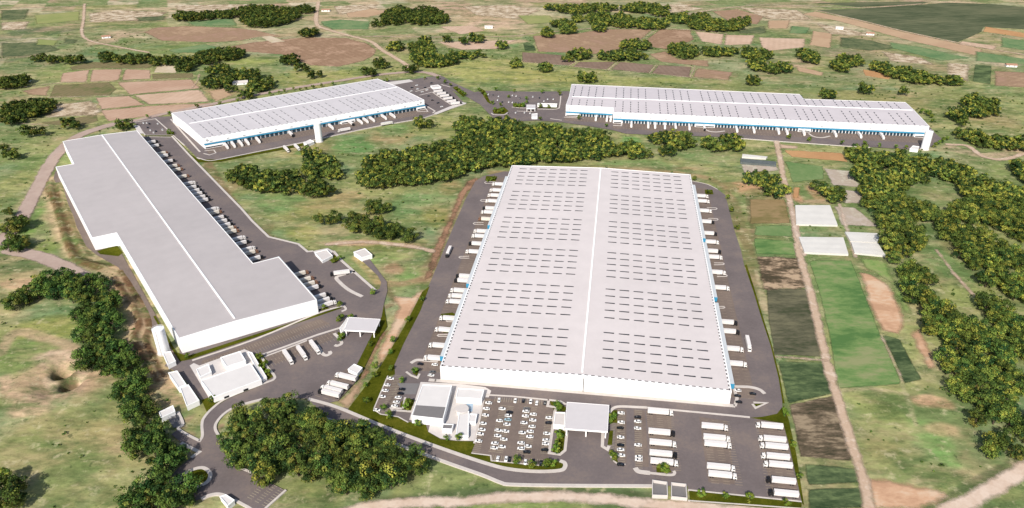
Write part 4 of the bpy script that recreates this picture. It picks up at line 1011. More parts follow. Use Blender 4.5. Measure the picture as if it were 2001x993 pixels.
for pts in ([(1262, 804), (1310, 806), (1318, 920), (1275, 918)], [(1366, 816), (1421, 824), (1436, 948), (1384, 944)], [(1478, 820), (1530, 826), (1562, 975), (1508, 968)], [(944, 780), (1084, 790), (1074, 890), (1062, 909), (960, 900), (923, 886)], [(1205, 800), (1224, 802), (1224, 906), (1212, 906), (1200, 880)], [(1238, 802), (1260, 804), (1268, 914), (1242, 914)], [(733, 800), (758, 738), (790, 744), (766, 806)], [(514, 700), (600, 667), (655, 648), (650, 664), (540, 712)], [(620, 765), (680, 720), (704, 738), (660, 786)], [(395, 706), (625, 624), (645, 634), (392, 724)]):
    flat('worn_apron', pts, ZA + 0.010, M['asphalt2'])
    ZA -= 0.0004
struct(mb.build('lorry_bay_markings', M['line2']))
# ------------------------------------------------------------------ warehouses
def sub(a, b):
    return (a[0] - b[0], a[1] - b[1])


def unit(a):
    l = math.hypot(*a)
    return (a[0] / l, a[1] / l)


class Warehouse:
    """outline = ridge end, one side, other ridge end, other side; a low gabled roof over any outline"""

    def __init__(self, label, R0, sideA, R1, sideB, eave, ridge, roofmat, group='warehouses of the logistics park'):
        r0, r1 = G(*R0, ridge), G(*R1, ridge)
        A_, B_ = GP(sideA, eave), GP(sideB, eave)
        fp = [r0] + A_ + [r1] + B_
        self.o = (sum(p[0] for p in fp) / len(fp), sum(p[1] for p in fp) / len(fp))
        self.root = thing('warehouse', label, 'warehouse', (self.o[0], self.o[1], 0), 0, group)
        loc = lambda p: sub(p, self.o)
        self.r0, self.r1 = loc(r0), loc(r1)
        self.A, self.B = [loc(p) for p in A_], [loc(p) for p in B_]
        d = unit(sub(self.r1, self.r0))
        self.dir = d
        dist = lambda p: abs((p[0] - self.r0[0]) * -d[1] + (p[1] - self.r0[1]) * d[0])
        self.slope = (ridge - eave) / max(dist(p) for p in self.A + self.B)
        self.z = lambda p: ridge - self.slope * dist(p)
        fp = [self.r0] + self.A + [self.r1] + self.B
        w = MB()
        w.prism(fp, 0.0, [self.z(p) + 0.12 for p in fp])
        self.wall = w.build('wall', M['wall'], self.root)
        r = MB()
        for side in ([self.r0] + self.A + [self.r1], [self.r1] + self.B + [self.r0]):
            ins = side
            r.prism(ins, ridge - 4.0 if False else 9.0, [self.z(p) + 0.30 for p in ins])
        self.roof = r.build('roof', roofmat, self.root)
        # white parapet rim all round
        t = MB()
        for i in range(len(fp)):
            a, b = fp[i], fp[(i + 1) % len(fp)]
            e = unit(sub(b, a))
            n = (-e[1], e[0]) if area(fp) > 0 else (e[1], -e[0])
            q = [(a[0] - n[0] * .06, a[1] - n[1] * .06), (b[0] - n[0] * .06, b[1] - n[1] * .06), (b[0] + n[0] * .5, b[1] + n[1] * .5), (a[0] + n[0] * .5, a[1] + n[1] * .5)]
            za, zb = self.z(a) + 0.55, self.z(b) + 0.55
            t.prism(q, 8.9, [za, zb, zb, za])
        self.rim = t.build('parapet', M['trim'], self.root)
        c = MB()
        rr0 = (self.r0[0] + d[0] * 4, self.r0[1] + d[1] * 4)
        rr1 = (self.r1[0] - d[0] * 2, self.r1[1] - d[1] * 2)
        n = (-d[1], d[0])
        q = [(rr0[0] - n[0] * .65, rr0[1] - n[1] * .65), (rr1[0] - n[0] * .65, rr1[1] - n[1] * .65), (rr1[0] + n[0] * .65, rr1[1] + n[1] * .65), (rr0[0] + n[0] * .65, rr0[1] + n[1] * .65)]
        c.prism(q, ridge, ridge + 0.75)
        self.cap = c.build('ridge_cap', M['trim'], self.root)

    def skylights(self, spots, ang, size=(7.7, 1.0), mat='sky'):
        """spots nearest first: a hundred parts, the rest as one"""
        b = MB()
        b.box(-size[0] / 2, size[0] / 2, -size[1] / 2, size[1] / 2, -0.2, 0.28, 0.05, 0.05)
        me = b.mesh('skylight', M[mat])
        spots = sorted(spots, key=lambda p: (p[0] + self.o[0]) ** 2 + (p[1] + self.o[1]) ** 2)
        for p in spots[:100]:
            inst('skylight', me, self.root, (p[0], p[1], self.z(p) + 0.30), (0, 0, ang))
        if len(spots) > 100:
            v, f = MB(), None
            ca, sa = math.cos(ang), math.sin(ang)
            for p in spots[100:]:
                z = self.z(p) + 0.30
                v.add([(p[0] + x * ca - y * sa, p[1] + x * sa + y * ca, z + zz) for x, y, zz in b.v], b.f)
            v.build('far_skylights', M[mat], self.root)['kind'] = 'stuff'

    def wall_frame(self, a, b):
        """along, outward unit vectors for the wall a->b (local points)"""
        e = unit(sub(b, a))
        n = (e[1], -e[0])
        m = ((a[0] + b[0]) / 2, (a[1] + b[1]) / 2)
        # outward = away from the ridge line
        s = (m[0] - self.r0[0]) * -self.dir[1] + (m[1] - self.r0[1]) * self.dir[0]
        t = n[0] * -self.dir[1] + n[1] * self.dir[0]
        if s * t < 0:
            n = (-n[0], -n[1])
        return e, n, math.hypot(b[0] - a[0], b[1] - a[1])


def slab(mb, a, e, n, s0, s1, d0, d1, z0, z1):
    q = [(a[0] + e[0] * s + n[0] * d, a[1] + e[1] * s + n[1] * d) for s, d in ((s0, d0), (s1, d0), (s1, d1), (s0, d1))]
    mb.prism(q, z0, z1)
    # underside
    if area(q) < 0:
        q = q[::-1]
    mb.add([(p[0], p[1], z0) for p in q], [[3, 2, 1, 0]])


def slab_obj(name, mat, parent, *a):
    m = MB()
    slab(m, *a)
    return m.build(name, mat, parent)


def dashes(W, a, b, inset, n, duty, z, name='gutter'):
    """one gutter strip just inside the parapet, its dashed shadow painted as dark faces between white ones"""
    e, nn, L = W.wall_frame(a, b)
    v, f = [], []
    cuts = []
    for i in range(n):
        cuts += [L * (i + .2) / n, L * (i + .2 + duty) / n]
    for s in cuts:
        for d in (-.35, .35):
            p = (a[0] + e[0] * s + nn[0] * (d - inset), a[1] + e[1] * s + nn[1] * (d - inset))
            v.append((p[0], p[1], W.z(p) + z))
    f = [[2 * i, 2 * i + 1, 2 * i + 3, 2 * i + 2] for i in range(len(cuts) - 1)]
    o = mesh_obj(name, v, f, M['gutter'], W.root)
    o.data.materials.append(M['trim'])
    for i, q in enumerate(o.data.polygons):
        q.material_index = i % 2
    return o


# --- the big central one
W1 = Warehouse('huge white warehouse in the centre with long rows of dark roof slots', (1137, 735), [(1429.5, 766), (1349, 342)], (1174, 328.6), [(1000, 324), (860, 718)], 11.0, 13.6, M['roof_main'])
ax1 = unit(sub(W1.A[0], W1.B[1]))
ay1 = unit(sub(W1.B[0], W1.B[1]))
o1 = W1.B[1]
P1 = lambda u, v: (o1[0] + ax1[0] * u + ay1[0] * v, o1[1] + ax1[1] * u + ay1[1] * v)
W1.skylights([P1(u, 12 + 62 * g + 10.5 * i) for g in range(6) for i in range(5) for u in [14.0 + 11.2 * k for k in range(7)] + [114.5 + 11.1 * k for k in range(7)]], math.atan2(ax1[1], ax1[0]))
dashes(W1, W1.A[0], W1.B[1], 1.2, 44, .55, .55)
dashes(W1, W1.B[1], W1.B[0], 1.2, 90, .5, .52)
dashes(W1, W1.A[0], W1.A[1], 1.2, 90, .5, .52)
slab_obj('downpipe', M['cargrey'], W1.root, P1(98.6, 0), ax1, (-ay1[0], -ay1[1]), 0, .5, .02, .5, .3, 12)
slab_obj('plinth', M['concrete'], W1.root, P1(0, 0), ax1, (-ay1[0], -ay1[1]), -.5, 196.7, .02, .6, 0, 1.1)
for sx, secs in ((0, [(62, 178), (186, 283), (290, 352)]), (1, [(58, 170), (178, 262), (268, 362)])):
    base = P1(196.2 if sx else 0, 0)
    nn = ax1 if sx else (-ax1[0], -ax1[1])
    for k, (v0, v1) in enumerate(secs):
        v0, v1 = [(18, 112), (120, 222), (230, 352)][k] if not sx else [(14, 118), (126, 222), (230, 356)][k]
        cn = slab_obj('dock_canopy', M['paleblue'], W1.root, base, ay1, nn, v0, v1, .05, 4.2, 6.4, 6.9)
        slab_obj('end_panel', M['blue'], cn, base, ay1, nn, v0 - .4, v0 - .02, .05, 4.3, 3.2, 7.0)
        band = slab_obj('dock_band', M['trim'], W1.root, base, ay1, nn, v0, v1, .03, .5, 5.2, 6.3)
        nd = int((v1 - v0) / 7.6)
        for i in range(nd):
            s = v0 + (v1 - v0) * (i + .5) / nd
            slab_obj('dock_door', M['door'], W1.root, base, ay1, nn, s - 1.7, s + 1.7, .04, .3, 1.2, 4.9)

mb = MB()
for u, sd in ((-1.2, 1), (197.4, -1)):
    w0, w1 = P1(u, 8), P1(u, 362)
    w0, w1 = (w0[0] + W1.o[0], w0[1] + W1.o[1]), (w1[0] + W1.o[0], w1[1] + W1.o[1])
    k = -17 if sd > 0 else 17
    v0, v1 = P1(u + k, 8), P1(u + k, 362)
    flat('worn_apron', [w0, w1, (v1[0] + W1.o[0], v1[1] + W1.o[1]), (v0[0] + W1.o[0], v0[1] + W1.o[1])], ZA + 0.010, M['asphalt2'], world=True)
    bays(w0, w1, 88, 16, M['line2'], sd, mb=mb, w=.35, world=True, z=ZA + .03)
struct(mb.build('dock_bay_markings', M['line2']))

# --- the grey L-shaped one on the left
W4 = Warehouse('grey roofed warehouse on the left with a stepped outline', (462, 628), [(619, 587), (545, 503), (495, 517), (268, 257)], (199, 264), [(123, 278), (145, 322), (109, 327), (180, 466), (228, 457), (350, 664)], 12.6, 14.6, M['roof_grey'])
m = MB()
ribbon_mb(m, [W4.A[0], W4.A[1], W4.A[2], W4.A[3]], .5, 12.0, 13.5)
m.build('eave_flashing', M['paleblue'], W4.root)
for a, b in ((W4.A[1], W4.A[0]), (W4.A[3], W4.A[2])):
    e, nn, L = W4.wall_frame(a, b)
    nd = int(L / 8.2)
    for i in range(nd):
        s = 6 + (L - 12) * (i + .5) / nd
        slab_obj('dock_door', M['door'], W4.root, a, e, nn, s - 1.8, s + 1.8, .04, .35, 1.2, 4.9)
    slab_obj('dock_band', M['blue'], W4.root, a, e, nn, 3, L - 3, .02, .3, 5.2, 6.4)


def long_front(W, a, b, zt, doors, gaps=(), win=True):
    """white upper wall, blue fascia, dark dock doors below"""
    e, nn, L = W.wall_frame(a, b)
    slab_obj('blue_fascia', M['blue'], W.root, a, e, nn, .4, L - .4, .02, 2.2, 5.1, 6.9)
    slab_obj('fascia_top', M['paleblue'], W.root, a, e, nn, .4, L - .4, .02, 2.3, 6.92, 7.3)
    n = 0
    for i in range(doors):
        s = L * (i + .5) / doors
        if any(g0 <= s / L <= g1 for g0, g1 in gaps):
            continue
        d = slab_obj('dock_door', M['door'], W.root, a, e, nn, s - L / doors * .32, s + L / doors * .32, .02, .9, 1.0, 5.1)
        slab_obj('door_frame', M['paleblue'], d, a, e, nn, s + L / doors * .34, s + L / doors * .48, .02, 1.1, .2, 5.1)
    if win:
        k = int(L / 19)
        for i in range(k):
            s = L * (i + .4) / k
            slab_obj('vent', M['emblem'], W.root, a, e, nn, s, s + 3.2, .01, .12, 7.9, 8.6)
    for g0, g1 in gaps:
        g = slab_obj('office_bay', M['wall'], W.root, a, e, nn, L * g0, L * g1, .01, 2.6, 0, 4.6)
        slab_obj('window_strip', M['glass'], g, a, e, nn, L * g0 + 1, L * g1 - 1, 2.61, 2.7, 1.2, 2.6)



def apron(W, a, b, depth, n):
    e, nn, L = W.wall_frame(a, b)
    Q = lambda s, d: (a[0] + e[0] * s + nn[0] * d + W.o[0], a[1] + e[1] * s + nn[1] * d + W.o[1])
    flat('worn_apron', [Q(0, 1), Q(L, 1), Q(L, depth), Q(0, depth)], ZA + 0.014, M['asphalt2'], world=True)
    m = MB()
    sd = 1 if (-e[1] * nn[0] + e[0] * nn[1]) > 0 else -1
    bays(Q(2, 2), Q(L - 2, 2), n, depth - 3, M['line2'], sd, mb=m, w=.4, world=True, z=ZA + .03)
    struct(m.build('dock_bay_markings', M['line2']))


def emblem(W, a, b, s):
    """the small grey corner emblem: a ring with a bar"""
    e, nn, L = W.wall_frame(a, b)
    m = MB()
    for k in range(12):
        t0, t1 = math.radians(30 * k + 40), math.radians(30 * k + 62)
        if k in (0, 11):
            continue
        v = []
        for r in (.8, 1.4):
            for t in (t0, t1):
                for dd in (.03, .2):
                    sx, zz = s + r * math.cos(t), 10.0 + r * math.sin(t)
                    v.append((a[0] + e[0] * sx + nn[0] * dd, a[1] + e[1] * sx + nn[1] * dd, zz))
        m.add(v, [[1, 3, 7, 5], [0, 2, 6, 4], [0, 1, 3, 2], [4, 5, 7, 6], [0, 1, 5, 4], [2, 3, 7, 6]])
    slab(m, a, e, nn, s, s + 1.3, .03, .2, 9.7, 10.3)
    m.build('emblem', M['emblem'], W.root)


W2 = Warehouse('long white warehouse behind the grey one, front wall banded in blue', (364, 243), [(396, 272), (829, 196)], (778, 170.5), [(738, 155), (335, 222)], 12.6, 14.2, M['roof_long'])
a2, b2 = W2.A[0], W2.A[1]
long_front(W2, a2, b2, 12.5, 52, ((0, .075), (.585, .65), (.955, 1)))
emblem(W2, a2, b2, 5)
emblem(W2, a2, b2, 292)
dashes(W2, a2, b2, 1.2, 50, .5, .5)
apron(W2, a2, b2, 22, 70)


def quad_lights(W, a, b, c, d, rows, halves, first=14.0):
    """dash rows across the depth, in groups of five along the length"""
    L = math.hypot(*sub(b, a))
    Dp = math.hypot(*sub(d, a))
    sp = []
    for g in range(int(L / 62) + 1):
        for i in range(rows):
            s = (first + 62 * g + 10.5 * i) / L
            if s > 1 - 8 / L:
                continue
            for t in halves:
                p0 = (a[0] + (b[0] - a[0]) * s, a[1] + (b[1] - a[1]) * s)
                p1 = (d[0] + (c[0] - d[0]) * s, d[1] + (c[1] - d[1]) * s)
                sp.append((p0[0] + (p1[0] - p0[0]) * t, p0[1] + (p1[1] - p0[1]) * t))
    return sp, math.atan2(d[1] - a[1], d[0] - a[0])


sp, an = quad_lights(W2, a2, b2, W2.B[0], W2.B[1], 5, [.07 + .085 * k for k in range(5)] + [.57 + .085 * k for k in range(5)])
W2.skylights(sp, an, (6.6, 1.0), 'skygrey')

W3 = Warehouse('far white warehouse at upper right, front wall banded in blue', (1112, 189), [(1106, 207), (1198, 212), (1199, 220.5), (1816, 248)], (1786, 216), [(1769, 201.5), (1570, 195), (1562, 185), (1117, 165)], 14.0, 15.6, M['roof_far'])
long_front(W3, W3.A[0], W3.A[1], 14, 16, ((0, .3),))
long_front(W3, W3.A[2], W3.A[3], 14, 96, ((0, .03), (.27, .335), (.60, .64), (.96, 1)))
for s in (4,):
    emblem(W3, W3.A[0], W3.A[1], 5)
emblem(W3, W3.A[2], W3.A[3], 6)
emblem(W3, W3.A[2], W3.A[3], 388)
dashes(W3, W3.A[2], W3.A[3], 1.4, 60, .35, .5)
f3a, f3b = W3.A[2], W3.A[3]
apron(W3, f3a, f3b, 24, 96)
apron(W3, W3.A[0], W3.A[1], 22, 14)
# lights laid out on the full rectangle behind the stepped outline
kA = (W3.A[0][0] - 0.0, W3.A[0][1])
sp = []
e3, n3, L3 = W3.wall_frame(f3a, f3b)
dv = (-n3[0], -n3[1])
for g in range(8):
    for i in range(5):
        s = -64 + 6 + 59.5 * g + 10.3 * i
        if s > L3 - 6:
            continue
        for k in range(5):
            sp.append((f3a[0] + e3[0] * s + dv[0] * (7 + 9.3 * k), f3a[1] + e3[1] * s + dv[1] * (7 + 9.3 * k)))
        for k in range(4 if s > 268 else 6):
            sp.append((f3a[0] + e3[0] * s + dv[0] * (64 + 9.3 * k), f3a[1] + e3[1] * s + dv[1] * (64 + 9.3 * k)))
sp = [p for p in sp if not (p[0] < W3.A[1][0] + 8 and (p[0] - f3a[0]) * dv[0] + (p[1] - f3a[1]) * dv[1] < 24)]
W3.skylights(sp, math.atan2(dv[1], dv[0]), (4.8, 1.1), 'sky')


# ------------------------------------------------------------------ smaller buildings
def hall(name, label, cat, roof_px, h, roofmat, wallmat=None, group=None, extra=None):
    p = GP(roof_px, h)
    if area(p) < 0:
        p = p[::-1]
    o = (sum(q[0] for q in p) / len(p), sum(q[1] for q in p) / len(p))
    r = thing(name, label, cat, (o[0], o[1], 0), 0, group)
    p = [sub(q, o) for q in p]
    MB().prism(p, 0, h - .3).build('wall', wallmat or M['wall'], r)
    n = len(p)
    ins = [(q[0] * .97, q[1] * .97) for q in p]
    MB().prism(ins, h - .6, h - .05).build('roof', M['whiteroof'] if roofmat is M['white'] else roofmat, r)
    m = MB()
    ribbon_mb(m, [(q[0] * .985, q[1] * .985) for q in p], .45, h - .7, h + .35, True)
    m.build('parapet', M['trim'], r)
    return r, p, o


def put_door(r, a, b, s0, s1, h=2.4, name='door', mat=None):
    e = unit(sub(b, a))
    n = (e[1], -e[0])
    L = math.hypot(*sub(b, a))
    return slab_obj(name, mat or M['glass'], r, a, e, n, L * s0, L * s1, .01, .12, .3 if name == 'door' else 1.0, h)


# service block in front of the grey warehouse
r, p, o = hall('utility_building', 'low white utility hall on a white slab before the grey warehouse', 'utility building', [(392, 744), (490, 710), (511, 742), (417, 777)], 5.0, M['white'])
put_door(r, p[0], p[1], .2, .3); put_door(r, p[0], p[1], .6, .7)
hall('utility_building', 'small square white plant room at the left corner of the utility slab', 'utility building', [(384, 722), (407, 712), (413, 727), (391, 737)], 3.6, M['white'])
hall('utility_building', 'larger raised white plant room at the back of the utility slab', 'utility building', [(431, 699), (469, 687), (480, 705), (443, 717)], 4.6, M['white'])
hall('covered_walkway', 'narrow white covered walkway along the planted side of the utility slab', 'walkway', [(484, 688), (492, 689), (521, 738), (513, 742)], 3.0, M['white'])
hall('pump_house', 'long white pump house, rear half, by the dirt bank', 'pump house', [(329, 729), (346, 725), (364, 752), (349, 758)], 4.5, M['white'])
hall('pump_house', 'long white pump house, lower half, by the dirt bank', 'pump house', [(352, 758), (368, 752), (389, 783), (365, 794)], 3.8, M['white'])
hall('pump_house', 'white box shed at the foot of the tank beside the grey warehouse', 'pump house', [(318, 690), (333, 687), (343, 706), (328, 713)], 4.2, M['white'])
hall('gatehouse', 'small white gatehouse half hidden by the left wood', 'gatehouse', [(311, 806), (338, 793), (342, 804), (315, 817)], 3.6, M['white'])
hall('gatehouse', 'small white cabin at the parking edge bottom left', 'gatehouse', [(430, 971), (441, 967), (458, 978), (445, 989)], 3.4, M['white'])
hall('gatehouse', 'white cabin at the end of the four parked trailers', 'gatehouse', [(680, 722), (692, 712), (708, 719), (698, 731)], 3.2, M['white'])
hall('utility_building', 'small pale flat-roofed hut beside the branch road', 'utility building', [(691, 493), (713, 486), (727, 498), (707, 504)], 4.0, M['plaza'])
hall('utility_building', 'pale plant shelter at the yard corner beside the bushes', 'utility building', [(615, 494), (638, 488), (650, 500), (630, 510)], 3.0, M['plaza'])

# offices beside the central warehouse
r, p, o = hall('office_building', 'white office hall, the larger block with a grey front roof', 'office', [(826, 752), (883, 754), (866, 820), (804, 813)], 6.5, M['white'])
gr = [sub(q, o) for q in GP([(813.5, 792), (870.5, 796), (864.5, 817.5), (807, 811.5)], 6.5)]
MB().prism(gr, 6.0, 6.62).build('roof_grey_section', M['greyroof'], r)
r, p, o = hall('office_building', 'low white office wing behind the round court', 'office', [(895, 759), (946, 762.5), (941, 780), (891, 777)], 5.0, M['white'])
hall('guard_house', 'small guard house with dark grey roof on the white plaza', 'guard house', [(866, 829), (886, 830), (883, 839), (864, 838)], 4.0, M['greyroof'])
hall('pergola', 'small white framed shelter beside the pond', 'shelter', [(918, 809), (932, 810), (929, 825), (916, 824)], 3.2, M['white'])
hall('covered_walkway', 'long white covered walkway leading out from the round roof', 'walkway', [(898, 804), (916, 804), (915, 852), (891, 851)], 3.4, M['white'])
c = G(903, 798.5, 4.2)
r = thing('rotunda', 'round white roof at the head of the plaza walkway', 'rotunda', (c[0], c[1], 0))
MB().cyl(0, 0, 0, 3.9, 3.6, n=28).build('wall', M['wall'], r)
MB().cyl(0, 0, 3.9, 4.3, 4.5, 4.3, n=28).build('roof', M['plaza'], r)


def canopy(label, roof_px, h, posts_px, boom=None):
    p = GP(roof_px, h)
    if area(p) < 0:
        p = p[::-1]
    o = (sum(q[0] for q in p) / len(p), sum(q[1] for q in p) / len(p))
    r = thing('gate_canopy', label, 'canopy', (o[0], o[1], 0))
    p = [sub(q, o) for q in p]
    m = MB().prism(p, h - .9, h)
    m.add([(q[0], q[1], h - .9) for q in p], [list(range(len(p)))[::-1]])
    m.build('roof', M['canopyroof'], r)
    m = MB()
    ribbon_mb(m, p, .3, h - 1.0, h + .12, True)
    m.build('roof_edge', M['white'], r)
    for s, t in posts_px:
        q = ((p[0][0] * (1 - s) + p[1][0] * s) * (1 - t) + (p[3][0] * (1 - s) + p[2][0] * s) * t, (p[0][1] * (1 - s) + p[1][1] * s) * (1 - t) + (p[3][1] * (1 - s) + p[2][1] * s) * t)
        MB().box(q[0] - .4, q[0] + .4, q[1] - .4, q[1] + .4, 0, h - .9).build('post', M['white'], r)
    return r, p, o


corners = [(.04, .05), (.5, .05), (.96, .05), (.04, .95), (.5, .95), (.96, .95)]
canopy('broad white gate canopy across the truck lane before the central warehouse', [(1108, 786), (1190, 792), (1187, 843.5), (1104, 837.5)], 7.0, corners)
hall('gatehouse', 'pale flat-roofed guard booth attached to the broad gate canopy', 'gatehouse', [(1085, 806), (1104.5, 807), (1103, 832), (1082, 830)], 4.2, M['plaza'])
canopy('white gate canopy on posts beside the grey warehouse yard', [(682, 620), (743, 624), (732, 648), (673, 645)], 6.5, corners)
hall('gatehouse', 'narrow white guard booth beside the smaller gate canopy', 'gatehouse', [(664, 643), (679, 621), (681, 624), (669, 652)], 3.6, M['white'])

# refuse bays at the bottom
for lab, q in (('left open-topped white refuse bay by the lower road', [(1275, 941), (1303, 945), (1304, 971), (1275, 970)]), ('right open-topped white refuse bay next to the grass strip', [(1312, 946), (1340, 949), (1342, 976), (1312, 973)])):
    p = GP(q, 1.5)
    if area(p) < 0:
        p = p[::-1]
    o = (sum(x[0] for x in p) / 4, sum(x[1] for x in p) / 4)
    r = thing('refuse_bay', lab, 'enclosure', (o[0], o[1], 0), 0, 'refuse bays')
    p = [sub(x, o) for x in p]
    m = MB()
    ribbon_mb(m, p, .45, 0, 2.8, True)
    m.build('wall', M['plaza'], r)
    m = MB().prism([(x[0] * .95, x[1] * .95) for x in p], .62, .72)
    m.build('floor_slab', M['greyroof'], r)

# water tanks
for lab, b, h, rr in (('tall white water tank beside the grey warehouse corner', (321, 689), 21.0, 4.2), ('tall white water tank in front of the long blue-banded warehouse', (624, 277), 24.0, 4.3), ('tall white water tank at the right end of the far warehouse', (1806.5, 292), 23.0, 4.6)):
    c = G(*b)
    r = thing('water_tank', lab, 'water tank', (c[0], c[1], 0), 0, 'white water tanks')
    MB().cyl(0, 0, 0, h, rr, n=36).build('shell', M['tank'], r)
    MB().cyl(0, 0, h, h + .7, rr * .97, rr * .2, n=36).build('lid', M['tank'], r)
    m = MB()
    for k in range(12):
        a0, a1 = 2 * math.pi * k / 12, 2 * math.pi * (k + 1) / 12
        m.tube((rr * math.cos(a0), rr * math.sin(a0), h + .9), (rr * math.cos(a1), rr * math.sin(a1), h + .9), .06, .06)
        m.tube((rr * math.cos(a0), rr * math.sin(a0), h - .1), (rr * math.cos(a0), rr * math.sin(a0), h + .9), .05, .05)
    m.build('railing', M['trim'], r)
    m = MB()
    for s in (-.3, .3):
        m.tube((s, -rr - .25, 0), (s, -rr - .25, h + .9), .05, .05)
    for k in range(int(h / .5)):
        m.tube((-.3, -rr - .25, .5 + k * .5), (.3, -rr - .25, .5 + k * .5), .03, .03)
    m.build('ladder', M['cargrey'], r)
    MB().cyl(0, 0, 0, .8, rr + .8, rr + .5, n=36).build('base', M['concrete'], r)
hall('pump_house', 'low white pump shed beside the middle water tank', 'pump house', [(593, 279), (606, 273), (614, 277), (600, 283)], 3.2, M['white'])
hall('pump_house', 'low white pump shed beside the far right water tank', 'pump house', [(1778, 291), (1784, 285), (1796, 287), (1794, 293)], 3.4, M['white'])
hall('gatehouse', 'small white hut at the entrance lanes of the far yard', 'gatehouse', [(1039, 223), (1050, 222), (1050, 229), (1039, 229)], 3.4, M['white'])
canopy('small white entrance canopy in the far yard car park', [(1029, 205), (1046, 205), (1046, 212), (1029, 212)], 5.0, corners)
hall('office_building', 'low white office strip with garden in the far yard', 'office', [(1050, 202), (1089, 203), (1088, 206), (1050, 205)], 3.6, M['white'])
hall('office_building', 'low white shelter at the right end of the car park behind', 'office', [(841, 168), (856, 166), (862, 170), (846, 172)], 3.0, M['plaza'])


# greenhouses among the fields on the right
def greenhouse(label, q, h=3.2, bays=5, mat=None, cat='greenhouse', name='greenhouse'):
    p = GP(q, h * .7)
    o = (sum(x[0] for x in p) / 4, sum(x[1] for x in p) / 4)
    r = thing(name, label, cat, (o[0], o[1], 0), 0, 'greenhouses in the fields')
    p = [sub(x, o) for x in p]
    if area(p) < 0:
        p = [p[1], p[0], p[3], p[2]]
    m, wl = MB(), MB()
    lerp = lambda a, b, t: (a[0] + (b[0] - a[0]) * t, a[1] + (b[1] - a[1]) * t)
    seg = 1
    K = bays
    v, f = [], []
    for i in range(K + 1):
        t = i / K
        ph = (i % seg) / seg
        z = h * .72 + (0 if i in (0, K) else .12 * (i % 2))
        for a, b in ((p[0], p[3]), (p[1], p[2])):
            c = lerp(a, b, t)
            v.append((c[0], c[1], z))
    f = [[2 * i, 2 * i + 1, 2 * i + 3, 2 * i + 2] for i in range(K)]
    m.add(v, f)
    m.build('roof', mat or M['film'], r)
    wl.prism(p, 0, h * .715)
    wl.f = [q for q in wl.f if len(q) == 4]
    wl.build('wall', mat or M['film'], r)
    return r


greenhouse('white greenhouse block beside the field lane, farthest of the four', [(1554, 401), (1622, 401), (1637, 440), (1556, 438)], 2.6, 6)
greenhouse('white greenhouse block beside the field lane, nearest of the four', [(1561, 463), (1648, 464), (1658, 497), (1572, 493)], 2.6, 6)
greenhouse('white greenhouse block touching the wood, upper one', [(1651, 453), (1719, 456), (1715, 474), (1662, 471)], 2.4, 3)
greenhouse('white greenhouse block touching the wood, lower one', [(1663, 473), (1716, 476), (1731, 500), (1670, 494)], 2.4, 4)
greenhouse('dark grey crop shed beside the dirt lane, lower one', [(1447, 309), (1517, 316), (1517, 323), (1447, 317)], 3.4, 3, M['shed'], 'shed', 'crop_shed')
greenhouse('pale strip shed behind the dark crop shed', [(1451, 301), (1500, 306), (1497, 309), (1450, 306)], 3.2, 2, M['film'], 'shed', 'crop_shed')


def farmhouse(label, px, py, w, d, ang, mat):
    c = G(px, py)
    r = thing('farmhouse', label, 'house', (c[0], c[1], 0), ang, 'farmhouses in the far fields')
    MB().prism([(-w / 2, -d / 2), (w / 2, -d / 2), (w / 2, d / 2), (-w / 2, d / 2)], 0, 3).build('wall', M['wall'], r)
    m = MB()
    x, y = w / 2 + .5, d / 2 + .5
    m.add([(-x, -y, 2.9), (x, -y, 2.9), (x, y, 2.9), (-x, y, 2.9), (-x, 0, 5.2), (x, 0, 5.2)], [[0, 1, 5, 4], [2, 3, 4, 5], [0, 4, 3], [1, 2, 5], [3, 2, 1, 0]])
    m.build('roof', mat, r)
    for s in (-.25, .25):
        MB().box(w * s - .7, w * s + .7, -d / 2 - .1, -d / 2 + .1, 1, 2.2).build('window', M['glass'], r)


farmhouse('white roofed farmhouse among the trees behind the long warehouse', 470, 164, 22, 12, .3, M['plaza'])
farmhouse('small tiled farmhouse beside the far dirt road', 637, 22, 18, 9, 0, M['tile'])
farmhouse('pale farmhouse on bare ground at the far left crossroads', 208, 74, 15, 9, .4, M['tile'])
farmhouse('white farmhouse in the far left fields near the lane', 52, 159, 12, 8, .2, M['plaza'])
farmhouse('tiled farmhouse right of the far field with two pale strips', 1975, 130, 16, 9, -.2, M['tile'])
farmhouse('white farmhouse on the pale ground below the dark crop field', 1640, 57, 14, 8, -.3, M['plaza'])
farmhouse('tiled farmhouse at the edge of the dark crop field', 1700, 68, 14, 9, -.3, M['tile'])
farmhouse('white shed house near the sheet of pale soil far away', 955, 55, 16, 8, 0, M['plaza'])
